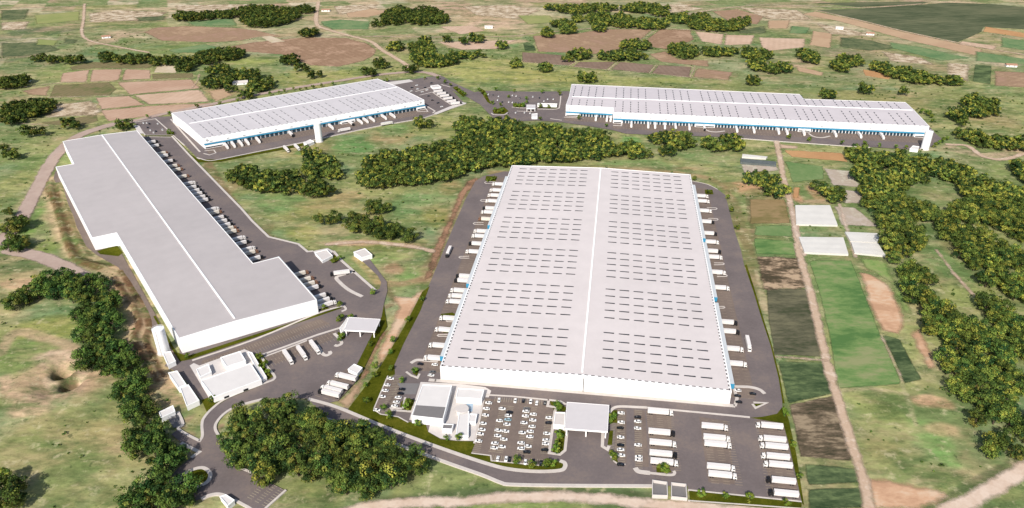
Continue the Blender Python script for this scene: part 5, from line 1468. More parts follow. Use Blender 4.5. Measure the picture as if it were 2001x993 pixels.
# ------------------------------------------------------------------ trucks
def truck_meshes():
    t = {}
    b = MB()
    b.box(-1.28, 1.28, -6.8, 6.7, 1.15, 3.95)
    for k in range(9):                                   # ribs of the box and roof bows
        y = -6.4 + k * 1.6
        b.box(-1.31, 1.31, y - .05, y + .05, 1.2, 3.98)
    b.box(-1.30, 1.30, -6.85, -6.7, 1.1, 4.0)
    t['box'] = b.v, b.f
    c = MB()
    c.box(-1.2, 1.2, 7.35, 9.55, .75, 2.2)
    c.box(-1.2, 1.2, 7.35, 9.45, 2.2, 3.15, .06, .12)
    c.box(-1.0, 1.0, 7.4, 8.5, 3.15, 3.75, .1, .3)       # wind deflector
    c.box(-1.25, 1.25, 9.5, 9.7, .45, 1.15)              # bumper
    for s in (-1, 1):
        c.box(s * 1.36 - .12, s * 1.36 + .12, 9.2, 9.4, 1.9, 2.7)
    t['cab'] = c.v, c.f
    w = MB()
    w.box(-1.08, 1.08, 9.42, 9.60, 2.0, 2.95, .05, .05)
    for s in (-1, 1):
        w.box(s * 1.2 - .03, s * 1.2 + .03, 8.3, 9.3, 2.0, 2.8)
    t['screen'] = w.v, w.f
    h = MB()
    h.box(-.5, .5, -6.6, 9.2, .75, 1.12)
    h.box(-1.2, 1.2, -6.7, -6.5, .45, .8)
    for s in (-1, 1):
        h.box(s * .95 - .35, s * .95 + .35, 5.0, 6.2, .45, 1.0)
    t['frame'] = h.v, h.f
    q = MB()
    q.wheel(0, 0, .52, .52, .5)
    t['wheel'] = q.v, q.f
    return t


TM = truck_meshes()
_tm = {}


def tmesh(part, mat):
    k = (part, mat)
    if k not in _tm:
        b = MB()
        b.v, b.f = TM[part]
        _tm[k] = b.mesh({'box': 'cargo_box', 'cab': 'cab', 'screen': 'windscreen', 'frame': 'chassis', 'wheel': 'wheel'}[part], M[mat])
    return _tm[k]


WHEELS = [(s * .98, y) for s in (-1, 1) for y in (-5.4, -4.1, 7.0, 8.9)]
COLN = {'cabwhite': 'white', 'black': 'black', 'cabtan': 'brown'}


def truck(x, y, heading, cab, label, group, box='box', full=True, cabless=False, scale=1.0):
    nm = 'parked_trailer' if cabless else 'truck'
    r = thing(nm, label, 'trailer' if cabless else 'truck', (x, y, ZA), -heading, group)
    if scale != 1.0:
        r.scale = (scale,) * 3
    inst('cargo_box', tmesh('box', box), r)
    if not cabless:
        c = inst('cab', tmesh('cab', cab), r)
        if full:
            inst('windscreen', tmesh('screen', 'glass'), c)
    if full:
        inst('chassis', tmesh('frame', 'chassis'), r)
        for wx, wy in WHEELS:
            if cabless and wy > 6:
                continue
            inst('wheel', tmesh('wheel', 'rubber'), r, (wx, wy, 0))
    return r


HD = lambda v: math.atan2(v[0], v[1])


def dock(W, a, b, spots, place, group, gap=7.3, full=True, order=1):
    """trucks backed up square to the wall a-b (local points of W); spots = reading of the roof + cab colour"""
    e, n, L = W.wall_frame(a, b)
    h = HD(n)
    rows = []
    for px, py, cab in spots:
        g = sub(G(px, py, 4.5), W.o)
        s = (g[0] - a[0]) * e[0] + (g[1] - a[1]) * e[1]
        p = (a[0] + e[0] * s + n[0] * gap + W.o[0], a[1] + e[1] * s + n[1] * gap + W.o[1])
        rows.append((s * order, p, cab))
    rows.sort(key=lambda r: r[0])
    for i, (s, p, cab) in enumerate(rows):
        truck(p[0], p[1], h, {'k': 'black', 'w': 'cabwhite', 't': 'cabtan'}[cab], '%s cab truck, %s %s' % (COLN[{'k': 'black', 'w': 'cabwhite', 't': 'cabtan'}[cab]], ORD[i], place), group,
              box='box2' if cab == 't' else 'box', full=full)


l0, l1 = W1.B[1], W1.B[0]
dock(W1, l0, l1, [(972, 357, 'w'), (970, 369, 'w'), (966, 379, 'w'), (962, 390, 'w'), (957, 404, 'k'), (953, 411.6, 'w'), (948, 425, 't'), (938, 448.7, 'w'), (934, 458, 'w'), (930, 473, 'k'), (924, 488.6, 'w'),
              (907, 536.5, 'k'), (905, 545, 'k'), (893, 564, 'w'), (893, 575, 'w'), (889, 586, 'w'), (876, 618.5, 'w'), (867, 640.7, 'w'), (858, 671.7, 'w'), (848, 696, 'w')],
     'from the front at the left docks of the huge central warehouse', 'trucks at the left docks of the central warehouse')
dock(W1, W1.A[0], W1.A[1], [(1368, 380, 'w'), (1371, 390, 'w'), (1377, 409, 'w'), (1378, 430, 'k'), (1381, 452.6, 'k'), (1387, 469.5, 'w'), (1392, 487.5, 'k'), (1394, 499, 'w'), (1400, 528.7, 'w'), (1409, 559, 'w'), (1420, 626, 'k'), (1425, 644, 'k'), (1433, 678, 'w'), (1439, 707, 'w')],
     'from the front at the right docks of the huge central warehouse', 'trucks at the right docks of the central warehouse')
dock(W4, W4.A[2], W4.A[3], [(297, 275, 'k'), (301.6, 282.6, 'k'), (311.6, 298, 't'), (315.5, 303, 'k'), (329, 312.5, 'k'), (336, 322.5, 't'), (341.5, 329.7, 't'), (354, 343, 't'), (368, 356, 'w'), (371.5, 364, 'k'), (378.7, 370.5, 'k'), (384, 376.5, 'k'), (390.5, 383, 'k'), (396, 389, 'k'), (412, 407, 'w'),
                            (418, 413, 't'), (427, 423, 'k'), (433, 430, 'k'), (440, 437, 'k'), (446, 444, 't'), (450.5, 450.5, 't'), (463, 464, 'w'), (469, 472.5, 'k'), (480, 485, 'w'), (485.5, 491.5, 't'), (495, 503, 'k')],
     'from the near end along the docks of the grey warehouse', 'trucks at the long docks of the grey warehouse', gap=7.6)
dock(W4, W4.A[1], W4.A[0], [(578.7, 534, 't'), (590.5, 545, 't'), (598, 553.5, 't'), (604.5, 561.5, 'k'), (619.5, 577.5, 'k'), (626, 586, 'k'), (631, 594, 'w')],
     'from the back beside the projecting end of the grey warehouse', 'trucks beside the projecting end of the grey warehouse', gap=7.6)
dock(W2, a2, b2, [(445.8, 287.8, 'w'), (459.4, 285, 'w'), (473.9, 282.3, 'w'), (486.3, 279.6, 'w'), (508, 276, 'w'), (572.5, 263.3, 'k'), (649.5, 247.9, 'w'), (689, 240.6, 'k'), (705.7, 237, 'w'), (717, 235, 'w'), (729, 232.5, 'w'), (752, 227.9, 'w'), (769, 225, 'w')],
     'from the left at the blue docks of the long warehouse', 'trucks at the docks of the long warehouse', gap=9.0, full=False)
dock(W3, W3.A[0], W3.A[1], [(1164.5, 231, 'w'), (1186, 232, 'w'), (1193.5, 232.5, 'w')], 'from the left at the set-back dock of the far warehouse', 'trucks at the far warehouse set-back dock', gap=9.0, full=False)
dock(W3, f3a, f3b, [(1234, 242.5, 'w'), (1267, 243.4, 'w'), (1280.5, 245, 'w'), (1299.6, 245, 'w'), (1320.4, 246, 'w'), (1347.6, 247.9, 'w'), (1378, 253, 'k'), (1440.8, 253, 'w'), (1474, 254, 'w'), (1523, 257.9, 'w'), (1538.7, 257, 'w'), (1573, 260.6, 'w'), (1635.7, 264.2, 'w'), (1685, 267, 'w'), (1728, 267.8, 'w')],
     'from the left along the front docks of the far warehouse', 'trucks at the front docks of the far warehouse', gap=9.0, full=False)
# parked lorries
for pts, hd, place, grp, cl in (
        ([(1287, 800, 'w'), (1289, 840, 'k'), (1291.5, 861, 'w'), (1292, 882, 'k'), (1294, 898, 'w')], HD(ax1), 'from the top in the left column of the lorry park', 'lorry park, left column', False),
        ([(1393, 829, 'w'), (1397, 851, 'w'), (1399, 863.5, 'w'), (1405, 908, 'w'), (1408, 923, 'w')], HD(ax1), 'from the top in the middle column of the lorry park', 'lorry park, middle column', False),
        ([(1509, 828, 'w'), (1514.5, 854, 'w'), (1518, 868, 'w'), (1521, 888, 'w'), (1526, 904, 'w'), (1532, 935, 'k'), (1537, 960, 'k')], HD((-ax1[0], -ax1[1])), 'from the top in the right column by the grass verge', 'lorry park, right column', False),
        ([(679, 733, 'w'), (663, 749, 'w'), (651, 758, 'w'), (646, 765, 'k')], math.radians(-62 - 8), 'from the top in the yard before the front wood', 'lorries parked before the front wood', False)):
    for i, (px, py, cb) in enumerate(pts):
        g = G(px, py, 4.6)
        k = {'k': 'black', 'w': 'cabwhite'}[cb]
        truck(g[0], g[1], hd, k, '%s cab truck, %s %s' % (COLN[k], ORD[i], place), grp)
e4, n4_, _ = W4.wall_frame(W4.A[1], W4.A[0])
for i, (px, py) in enumerate([(560.6, 691.7), (587.8, 683.6), (613, 672.5)]):
    g = G(px, py, 4.6)
    truck(g[0], g[1], math.radians(146), 'cabwhite', 'white truck against the white kerb, %s from the utility hall' % ORD[i], 'trucks along the kerb before the grey warehouse')
for px, py, hd, cb, lab in ((877, 487, HD(ay1) + math.pi, 'black', 'white truck driving alone on the road left of the central warehouse'), (1462.5, 665, HD(ay1) + math.pi, 'cabwhite', 'white truck driving alone on the road right of the central warehouse'),
                            (667, 529, math.radians(-105), 'black', 'white truck parked by the loop island in the grey yard'),
                            (558, 287.5, math.radians(148), 'cabwhite', 'white truck parked on the verge below the long warehouse, leftmost of two'), (579, 284, math.radians(148), 'cabwhite', 'white truck parked on the verge below the long warehouse, nearest its tank'),
                            (674, 250.6, math.radians(-122), 'cabwhite', 'white truck standing along the kerb right of the middle tank'), (754, 238.8, math.radians(58), 'cabwhite', 'white truck standing along the kerb near the right end of the long warehouse')):
    g = G(px, py, 4.6)
    truck(g[0], g[1], hd, cb, lab, None)
for i, (px, py) in enumerate([(856, 176), (862.5, 180.5), (868.5, 185), (875, 190), (882, 195.5), (889.5, 199.5)]):
    g = G(px, py, 4.6)
    truck(g[0], g[1], math.radians(66), 'black', 'white truck with black cab, %s from the top in the car park behind' % ORD[i], 'trucks in the lot beyond the long warehouse', full=False)


# ------------------------------------------------------------------ cars
def car_meshes():
    b = MB()
    # lower body with sloped bonnet and boot, cross sections along the length
    prof = [(-2.15, .55, .70, .74), (-2.05, .35, .86, .84), (-1.3, .28, .95, .88), (-.3, .26, .95, .9), (.9, .26, .92, .9), (1.6, .30, .80, .86), (2.1, .42, .66, .76)]
    v, f = [], []
    for y, z0, z1, hw in prof:
        v += [(-hw, y, z0), (-hw, y, z1), (hw, y, z1), (hw, y, z0)]
    for i in range(len(prof) - 1):
        a, c = 4 * i, 4 * i + 4
        f += [[a, a + 1, c + 1, c], [a + 1, a + 2, c + 2, c + 1], [a + 2, a + 3, c + 3, c + 2], [a + 3, a, c, c + 3]]
    f += [[0, 3, 2, 1], [len(v) - 4, len(v) - 3, len(v) - 2, len(v) - 1]]
    b.add(v, [q[::-1] for q in f])
    b.add([(-.62, -1.2, 1.42), (.62, -1.2, 1.42), (.60, .25, 1.44), (-.60, .25, 1.44), (-.64, -1.25, 1.36), (.64, -1.25, 1.36), (.62, .3, 1.37), (-.62, .3, 1.37)],
          [[0, 1, 2, 3], [4, 5, 1, 0], [5, 6, 2, 1], [6, 7, 3, 2], [7, 4, 0, 3]])
    g = MB()
    g.add([(-.80, -1.75, .92), (.80, -1.75, .92), (.80, 1.05, .92), (-.80, 1.05, .92), (-.64, -1.22, 1.37), (.64, -1.22, 1.37), (.62, .28, 1.38), (-.62, .28, 1.38)],
          [[3, 2, 1, 0], [4, 5, 6, 7], [0, 1, 5, 4], [1, 2, 6, 5], [2, 3, 7, 6], [3, 0, 4, 7]])
    w = MB()
    w.wheel(0, 0, .32, .32, .22, 10)
    return b, g, w


CB, CG_, CW = car_meshes()
_cm = {}
for k in ('carwhite', 'carblack', 'carblue', 'cargrey'):
    _cm[k] = CB.mesh('body', M[k])
_cm['glass'] = CG_.mesh('windows', M['glass'])
_cm['wheel'] = CW.mesh('wheel', M['rubber'])


def car(x, y, heading, kind, label, group, wheels=True):
    r = thing('car', label, 'car', (x, y, ZA + .02), -heading, group)
    r.scale = (1.06,) * 3
    inst('body', _cm[kind], r)
    inst('windows', _cm['glass'], r)
    if wheels:
        for sx in (-.8, .8):
            for yy in (-1.35, 1.35):
                inst('wheel', _cm['wheel'], r, (sx, yy, 0))


KC = {'w': 'carwhite', 'k': 'carblack', 'b': 'carblue', 'g': 'cargrey'}
NC = {'w': 'white', 'k': 'black', 'b': 'pale blue', 'g': 'grey'}
HX, HY = HD(ax1), HD(ay1)


def cars(spots, hd, place, group, org=(0, 0), s=1.0, wheels=True):
    spots = sorted(spots, key=lambda p: (p[1], p[0]) if abs(hd - HX) < .1 or not wheels else (p[0], p[1]))
    for i, (x, y, c) in enumerate(spots):
        g = G(org[0] + x / s, org[1] + y / s, 1.6)
        car(g[0], g[1], hd + random.choice((0, math.pi)) + random.uniform(-.03, .03), KC[c], '%s car, %s %s' % (NC[c], ORD[i], place), group, wheels)


LA = dict(org=(900, 760), s=5.84)
cars([(320, 155, 'w'), (295, 220, 'w'), (285, 295, 'w'), (258, 390, 'w'), (245, 460, 'w'), (225, 510, 'w'), (205, 590, 'w')], HX, 'from the top along the white plaza edge', 'cars along the plaza edge', **LA)
cars([(475, 222, 'w'), (445, 358, 'w'), (430, 468, 'w'), (425, 530, 'w'), (390, 615, 'w'), (385, 668, 'w')], HX, 'from the top in the second column of the main car park', 'main car park, second column', **LA)
cars([(560, 262, 'k'), (545, 300, 'w'), (540, 345, 'b'), (530, 400, 'w'), (515, 478, 'w'), (495, 570, 'w'), (475, 655, 'w')], HX, 'from the top in the third column of the main car park', 'main car park, third column', **LA)
cars([(752, 222, 'g'), (745, 252, 'w'), (740, 305, 'w'), (725, 382, 'w'), (705, 495, 'w'), (690, 612, 'w'), (690, 675, 'w')], HX, 'from the top in the fourth column of the main car park', 'main car park, fourth column', **LA)
cars([(830, 285, 'w'), (825, 352, 'w'), (815, 425, 'w'), (795, 480, 'w'), (790, 540, 'w'), (770, 650, 'w'), (755, 715, 'k')], HX, 'from the top in the fifth column of the main car park', 'main car park, fifth column', **LA)
cars([(1010, 325, 'w'), (1005, 382, 'k'), (985, 505, 'w'), (975, 580, 'w'), (972, 622, 'w'), (960, 692, 'k')], HX, 'from the top beside the gate island hedge', 'cars beside the gate island', **LA)
cars([(440, 125, 'w'), (625, 130, 'w'), (718, 130, 'k'), (800, 140, 'w'), (870, 155, 'w'), (962, 155, 'k')], HY, 'from the left in the top row of the main car park', 'main car park, top row', **LA)
cars([(425, 790, 'w'), (520, 795, 'w'), (558, 800, 'k'), (740, 830, 'w'), (823, 830, 'k'), (918, 843, 'k')], HY, 'from the left in the bottom row of the main car park', 'main car park, bottom row', **LA)
LB = dict(org=(1080, 770), s=4.965)
cars([(665, 180, 'w'), (665, 270, 'w'), (655, 325, 'k'), (660, 415, 'w'), (660, 492, 'k'), (660, 535, 'w'), (668, 590, 'w'), (660, 680, 'k')], HX, 'from the top right of the broad gate canopy', 'cars right of the gate canopy', **LB)
cars([(825, 220, 'k'), (825, 262, 'w'), (825, 328, 'w'), (828, 490, 'w'), (835, 605, 'w'), (835, 635, 'w')], HX, 'from the top backing the left lorry column', 'cars backing the lorry park', **LB)
LC = dict(org=(720, 680), s=5.516)
cars([(240, 325, 'w'), (200, 395, 'w'), (180, 455, 'w'), (150, 520, 'w'), (90, 665, 'w')], HX, 'from the top along the lawn left of the office', 'cars along the lawn left of the office', **LC)
cars([(360, 440, 'k'), (345, 487, 'k'), (320, 530, 'w'), (300, 580, 'w'), (280, 622, 'w')], HX, 'from the top beside the tree bed left of the office', 'cars beside the office tree bed', **LC)
cars([(560, 168, 'k'), (715, 175, 'w'), (690, 255, 'g'), (675, 290, 'w')], HX, 'from the top at the front left corner of the central warehouse', 'cars at the front left corner', **LC)
LD = dict(org=(1320, 740), s=4.965)
cars([(605, 110, 'w'), (605, 163, 'k'), (615, 222, 'k'), (752, 142, 'k')], HX, 'from the top at the front right corner of the central warehouse', 'cars at the front right corner', **LD)
cars([(165, 552, 'w'), (200, 552, 'w'), (230, 560, 'k'), (210, 600, 'k'), (240, 630, 'w'), (275, 655, 'w'), (370, 625, 'w'), (320, 560, 'w'), (300, 640, 'k')], math.radians(148), 'from the top in the small lot between two warehouses', 'cars in the lot between warehouses', org=(250, 140), s=5.516, wheels=False)
cars([(580, 225, 'k'), (720, 225, 'k'), (790, 175, 'k'), (570, 262, 'w'), (640, 240, 'w'), (690, 270, 'w'), (760, 315, 'k'), (800, 360, 'k'), (860, 390, 'k'), (630, 200, 'w'), (740, 250, 'w'), (900, 430, 'w')], math.radians(58), 'from the top in the lot right of the long warehouse', 'cars in the lot right of the long warehouse', org=(700, 130), s=5.516, wheels=False)
cars([(300, 190, 'w'), (350, 195, 'k'), (410, 210, 'w'), (560, 200, 'w'), (600, 205, 'w'), (640, 230, 'k'), (400, 250, 'w'), (450, 270, 'k'), (520, 270, 'w'), (560, 275, 'w'), (620, 280, 'k'), (780, 215, 'w'), (850, 225, 'k'), (900, 260, 'w'), (940, 240, 'w'), (1000, 240, 'w'), (510, 395, 'k'), (595, 385, 'w'), (690, 385, 'w'), (750, 390, 'w')], math.radians(10), 'from the top in the planted lot left of the far warehouse', 'cars in the lot left of the far warehouse', org=(900, 150), s=5.516, wheels=False)
# ------------------------------------------------------------------ trees
def crown_arrays(seed, R=7.0, Ht=13.0, nl=15, per=58, leaf=1.15, warm=0.5, gold=False):
    """leaf sprays on a cluster of limbs' ends; returns verts, colours (four per spray)"""
    r = np.random.default_rng(seed)
    V, Cc = [], []
    cz = Ht * 0.56
    for k in range(nl):
        a = r.uniform(0, 2 * math.pi)
        h = r.uniform(-1.0, 1.0)
        rad = math.sqrt(max(0, 1 - h * h * 0.75)) * r.uniform(0.35, 0.78)
        c = np.array([R * rad * math.cos(a), R * rad * math.sin(a), cz + h * Ht * 0.34])
        lr = R * r.uniform(0.26, 0.46)
        t = r.random()
        base = np.array((0.032, 0.056, 0.018)) if t < 0.26 else (np.array((0.074, 0.110, 0.026)) if t < 0.30 + (1 - warm) * .5 else (np.array((0.118, 0.150, 0.032)) if t < 0.84 else np.array((0.180, 0.178, 0.040))))
        if gold:
            base = np.array((0.026, 0.052, 0.018)) if t < 0.24 else (np.array((0.072, 0.106, 0.024)) if t < 0.5 else (np.array((0.140, 0.178, 0.036)) if t < 0.74 else np.array((0.232, 0.238, 0.044))))
        for j in range(per):
            d = r.normal(size=3)
            d /= np.linalg.norm(d)
            if d[2] < -0.35:
                d[2] *= -0.6
            p = c + d * lr * r.uniform(0.65, 1.1) * np.array((1, 1, .85))
            n = d + r.normal(size=3) * 0.36
            n /= np.linalg.norm(n)
            u = np.cross(n, r.normal(size=3))
            u /= np.linalg.norm(u)
            w = np.cross(n, u)
            s = leaf * r.uniform(0.55, 1.25)
            V += [p + u * s * .62, p + w * s * .45, p - u * s * .62, p - w * s * .45]
            Cc += [base * r.uniform(0.7, 1.32) * np.array((r.uniform(.85, 1.12), 1, 1))] * 4
    return np.array(V), np.array(Cc)


def mesh_from_sprays(name, V, Cc, mat):
    me = D.meshes.new(name)
    n = len(V)
    me.vertices.add(n)
    me.vertices.foreach_set('co', V.ravel().astype(np.float32))
    me.loops.add(n)
    me.loops.foreach_set('vertex_index', np.arange(n, dtype=np.int32))
    me.polygons.add(n // 4)
    me.polygons.foreach_set('loop_start', np.arange(0, n, 4, dtype=np.int32))
    me.update(calc_edges=True)
    a = me.color_attributes.new('leaf', 'FLOAT_COLOR', 'POINT')
    a.data.foreach_set('color', np.concatenate([Cc, np.ones((n, 1))], 1).ravel().astype(np.float32))
    me.materials.append(mat)
    return me


def trunk_mesh(seed, Ht=13.0, R=7.0):
    r = random.Random(seed)
    m = MB()
    m.tube((0, 0, 0), (.15, .1, Ht * .35), .42, .3, 8)
    m.tube((.15, .1, Ht * .35), (.1, -.1, Ht * .7), .3, .1, 7)
    for k in range(5):
        a = 2 * math.pi * k / 5 + r.uniform(-.4, .4)
        z = Ht * r.uniform(.25, .45)
        m.tube((.1, .1, z), (R * .55 * math.cos(a), R * .55 * math.sin(a), z + Ht * r.uniform(.15, .3)), .17, .05, 5)
    return m.mesh('trunk', M['trunk'])


NV = 8
CROWN_V = [crown_arrays(100 + i, 7.0 + .5 * (i % 3 - 1), 12.5 + (i % 4) * .7, 22 + i % 4, 66, .92, warm=.35 + .3 * (i % 2)) for i in range(NV)]
CROWNS = [mesh_from_sprays('crown', v, c, M['crown']) for v, c in CROWN_V]
GOLD_V = [crown_arrays(900 + i, 7.0 + .5 * (i % 3 - 1), 12.5 + (i % 4) * .7, 22 + i % 4, 66, .92, gold=True) for i in range(NV)]
LIGHT = [mesh_from_sprays('crown', v, c, M['crown']) for v, c in GOLD_V]
DARKC = [mesh_from_sprays('crown', v, c * np.array((.8, .9, .92)), M['crown']) for v, c in CROWN_V]
TRUNKS = [trunk_mesh(i) for i in range(4)]
FARV = [crown_arrays(300 + i, 7.2, 13.0, 18, 30, 1.6, warm=.4) for i in range(5)]
FARG = [crown_arrays(340 + i, 7.2, 13.0, 18, 30, 1.6, gold=True) for i in range(5)]

WOODS = [  # label, tone, crown spacing m, [(x, y, rx, ry) readings of the canopy]
    ('dark leafy tree in the long wood left of the grey warehouse', 'wood left of the grey warehouse', 0, 8.6,
     [(40, 583, 28, 24), (75, 565, 35, 28), (115, 555, 40, 28), (160, 560, 50, 30), (190, 600, 48, 35), (195, 645, 45, 35), (200, 690, 48, 35), (225, 715, 50, 25), (262, 755, 45, 32), (275, 795, 45, 28), (285, 840, 62, 34), (260, 880, 30, 15), (318, 885, 48, 25), (335, 905, 40, 20), (310, 935, 45, 32), (300, 975, 70, 35), (360, 960, 30, 30)]),
    ('dark leafy tree of the clump cut off at the bottom left corner', 'clump at the bottom left corner', 0, 8.6, [(22, 970, 32, 40), (-20, 960, 30, 60)]),
    ('leafy tree in the front wood enclosed by the access road', 'front wood inside the access road', 1, 8.4,
     [(545, 795, 52, 26), (480, 830, 48, 30), (560, 835, 85, 40), (460, 860, 35, 25), (520, 885, 80, 40), (510, 925, 30, 28), (640, 850, 55, 34), (620, 895, 65, 38), (590, 920, 40, 20), (700, 850, 48, 26), (730, 880, 62, 34), (690, 920, 65, 40), (735, 945, 55, 26), (800, 900, 48, 24), (835, 905, 18, 14)]),
    ('dark tree of the small clumps along the left picture edge', 'clumps at the left picture edge', 0, 9, [(12, 412, 18, 12), (25, 440, 22, 18), (32, 476, 36, 16), (22, 300, 20, 11), (8, 285, 12, 8), (25, 160, 32, 15), (64, 257, 25, 10), (143, 243, 23, 10), (52, 212, 52, 20), (25, 232, 25, 12), (86, 200, 24, 10)]),
    ('tree in the straight tree rows of the upper left fields', 'tree rows in the upper left fields', 0, 9.5, [(75, 113, 16, 8), (105, 115, 18, 8), (142, 117, 24, 8), (212, 112, 22, 9), (260, 114, 40, 10), (320, 118, 32, 10), (365, 122, 25, 10), (362, 131, 20, 9), (430, 106, 50, 13), (395, 116, 30, 10)]),
    ('tree in the wooded farmyard behind the long warehouse', 'wooded farmyard behind the long warehouse', 1, 9, [(425, 135, 26, 12), (470, 146, 40, 12), (425, 158, 32, 14), (510, 164, 26, 15), (480, 184, 20, 9), (455, 172, 20, 6), (240, 243, 22, 9)]),
    ('tree in the top woods near the far dirt road', 'woods along the top of the picture', 0, 10, [(380, 31, 42, 10), (440, 27, 32, 9), (530, 32, 55, 20), (500, 20, 40, 12), (592, 18, 26, 8), (740, 45, 16, 8), (775, 30, 32, 18), (830, 30, 38, 18), (860, 36, 20, 10)]),
    ('tree in the irregular grove right of the far crossroads', 'grove right of the far crossroads', 2, 9.5, [(773, 90, 20, 10), (830, 78, 15, 6), (825, 92, 30, 12), (830, 110, 30, 14), (850, 118, 45, 13), (900, 107, 32, 9), (935, 105, 18, 8)]),
    ('tree in the broken woods above the brown fields', 'woods above the brown fields', 2, 10, [(1080, 13, 20, 7), (1120, 17, 36, 10), (1170, 14, 40, 8), (1260, 15, 50, 10), (1290, 24, 20, 8), (1175, 36, 32, 14), (1215, 40, 30, 14), (1270, 45, 40, 12), (1100, 46, 25, 9), (1130, 36, 15, 8), (1110, 58, 18, 9), (1170, 53, 18, 9), (1335, 35, 32, 11), (1375, 32, 15, 7), (1400, 49, 55, 12), (1445, 42, 25, 8)]),
    ('tree in the field copses behind the far warehouse', 'copses behind the far warehouse', 2, 9.5, [(1240, 87, 32, 11), (1215, 108, 50, 10), (1130, 106, 25, 10), (1108, 114, 12, 6), (1335, 98, 30, 16), (1400, 101, 40, 9), (1480, 105, 32, 12), (1480, 125, 20, 15), (1515, 131, 35, 13), (1445, 99, 20, 6)]),
    ('tree in the copses at the upper right beyond the meadow', 'copses at the upper right', 2, 9.5, [(1580, 110, 22, 14), (1660, 118, 28, 12), (1640, 128, 18, 12), (1725, 130, 25, 12), (1760, 141, 35, 14), (1795, 150, 40, 14), (1850, 156, 35, 11)]),
    ('tree in the copses right of the far warehouse', 'copses right of the far warehouse', 2, 9.5, [(1915, 200, 38, 14), (1905, 218, 30, 14), (1940, 215, 18, 12), (1868, 228, 16, 18), (1895, 262, 28, 14), (1940, 276, 40, 14), (1990, 281, 30, 14), (2030, 280, 30, 14)]),
    ('tree in the big central wood between the three warehouses', 'central wood between the warehouses', 2, 9.2,
     [(620, 325, 36, 24), (605, 303, 24, 14), (650, 338, 28, 14), (720, 345, 30, 22), (755, 322, 50, 34), (740, 352, 48, 16), (815, 322, 65, 40), (870, 312, 60, 40), (930, 290, 58, 42), (915, 248, 30, 26), (975, 262, 60, 36), (1000, 300, 60, 26), (1055, 272, 68, 34), (1090, 300, 60, 18), (1140, 268, 58, 20), (1150, 296, 50, 16), (1210, 292, 50, 14), (1245, 300, 36, 10), (825, 240, 24, 9)]),
    ('tree in the wood patch below the long white warehouse', 'wood patch below the long warehouse', 1, 9.2, [(470, 340, 40, 18), (530, 352, 62, 24), (590, 362, 50, 20), (632, 374, 32, 13)]),
    ('tree in the grove in front of the far warehouse yard', 'grove before the far warehouse yard', 2, 9.2, [(1290, 270, 30, 12), (1330, 274, 28, 20), (1300, 296, 20, 8), (1385, 280, 30, 11), (1432, 278, 28, 18), (1410, 288, 25, 10)]),
    ('tree in the curved clump on the valley meadow', 'clumps on the valley meadow', 1, 9.0, [(655, 428, 50, 11), (690, 430, 26, 11), (715, 438, 50, 17), (755, 452, 38, 17), (792, 458, 25, 14), (745, 402, 30, 15), (730, 410, 22, 8)]),
    ('tree in the two clumps beside the greenhouses', 'clumps beside the greenhouses', 2, 9.0, [(1490, 350, 40, 14), (1515, 370, 28, 18), (1600, 362, 25, 11), (1625, 378, 26, 16), (1648, 384, 12, 9)]),
    ('yellow-green tree in the large wood at the right', 'large wood at the right', 3, 8.8,
     [(1685, 305, 34, 20), (1740, 313, 50, 18), (1700, 340, 40, 25), (1800, 325, 50, 20), (1860, 335, 45, 22), (1900, 352, 40, 22), (1745, 350, 45, 20), (1780, 345, 40, 14), (1720, 375, 42, 25), (1725, 400, 42, 22), (1745, 430, 42, 25), (1775, 405, 45, 28), (1770, 455, 35, 35), (1750, 480, 30, 25), (1745, 505, 20, 12), (1920, 380, 40, 28), (1975, 380, 40, 28), (1900, 415, 55, 25), (1965, 430, 40, 40), (1845, 430, 28, 22),
      (1890, 460, 50, 32), (1955, 490, 50, 40), (1905, 500, 40, 28), (1975, 550, 35, 40), (1935, 545, 28, 20), (1790, 535, 32, 28), (1795, 575, 30, 28), (1835, 605, 40, 34), (1880, 650, 48, 38), (1825, 645, 26, 25), (1940, 665, 50, 36), (1985, 655, 30, 40), (1890, 710, 55, 40), (1960, 720, 45, 50), (1880, 765, 30, 30), (1945, 785, 50, 45), (1910, 815, 28, 20), (1985, 820, 30, 40), (1965, 868, 48, 26), (1935, 882, 22, 15),
      (2050, 700, 50, 150), (2045, 460, 40, 90), (2040, 350, 40, 40), (2050, 850, 50, 50)]),
]
SINGLES = [(605, 63, 22, 9), (567, 117, 20, 10), (592, 131, 17, 8), (616, 145, 20, 8), (747, 124, 19, 9), (722, 140, 17, 8), (804, 135, 20, 8), (1008, 124, 13, 8), (1065, 131, 15, 9), (1148, 152, 20, 9), (1472, 158, 16, 8), (1616, 184, 20, 9), (1690, 176, 18, 10), (1768, 178, 18, 8), (978, 87, 16, 8), (932, 76, 18, 9), (905, 80, 12, 7), (876, 76, 13, 7), (1070, 64, 15, 9)]


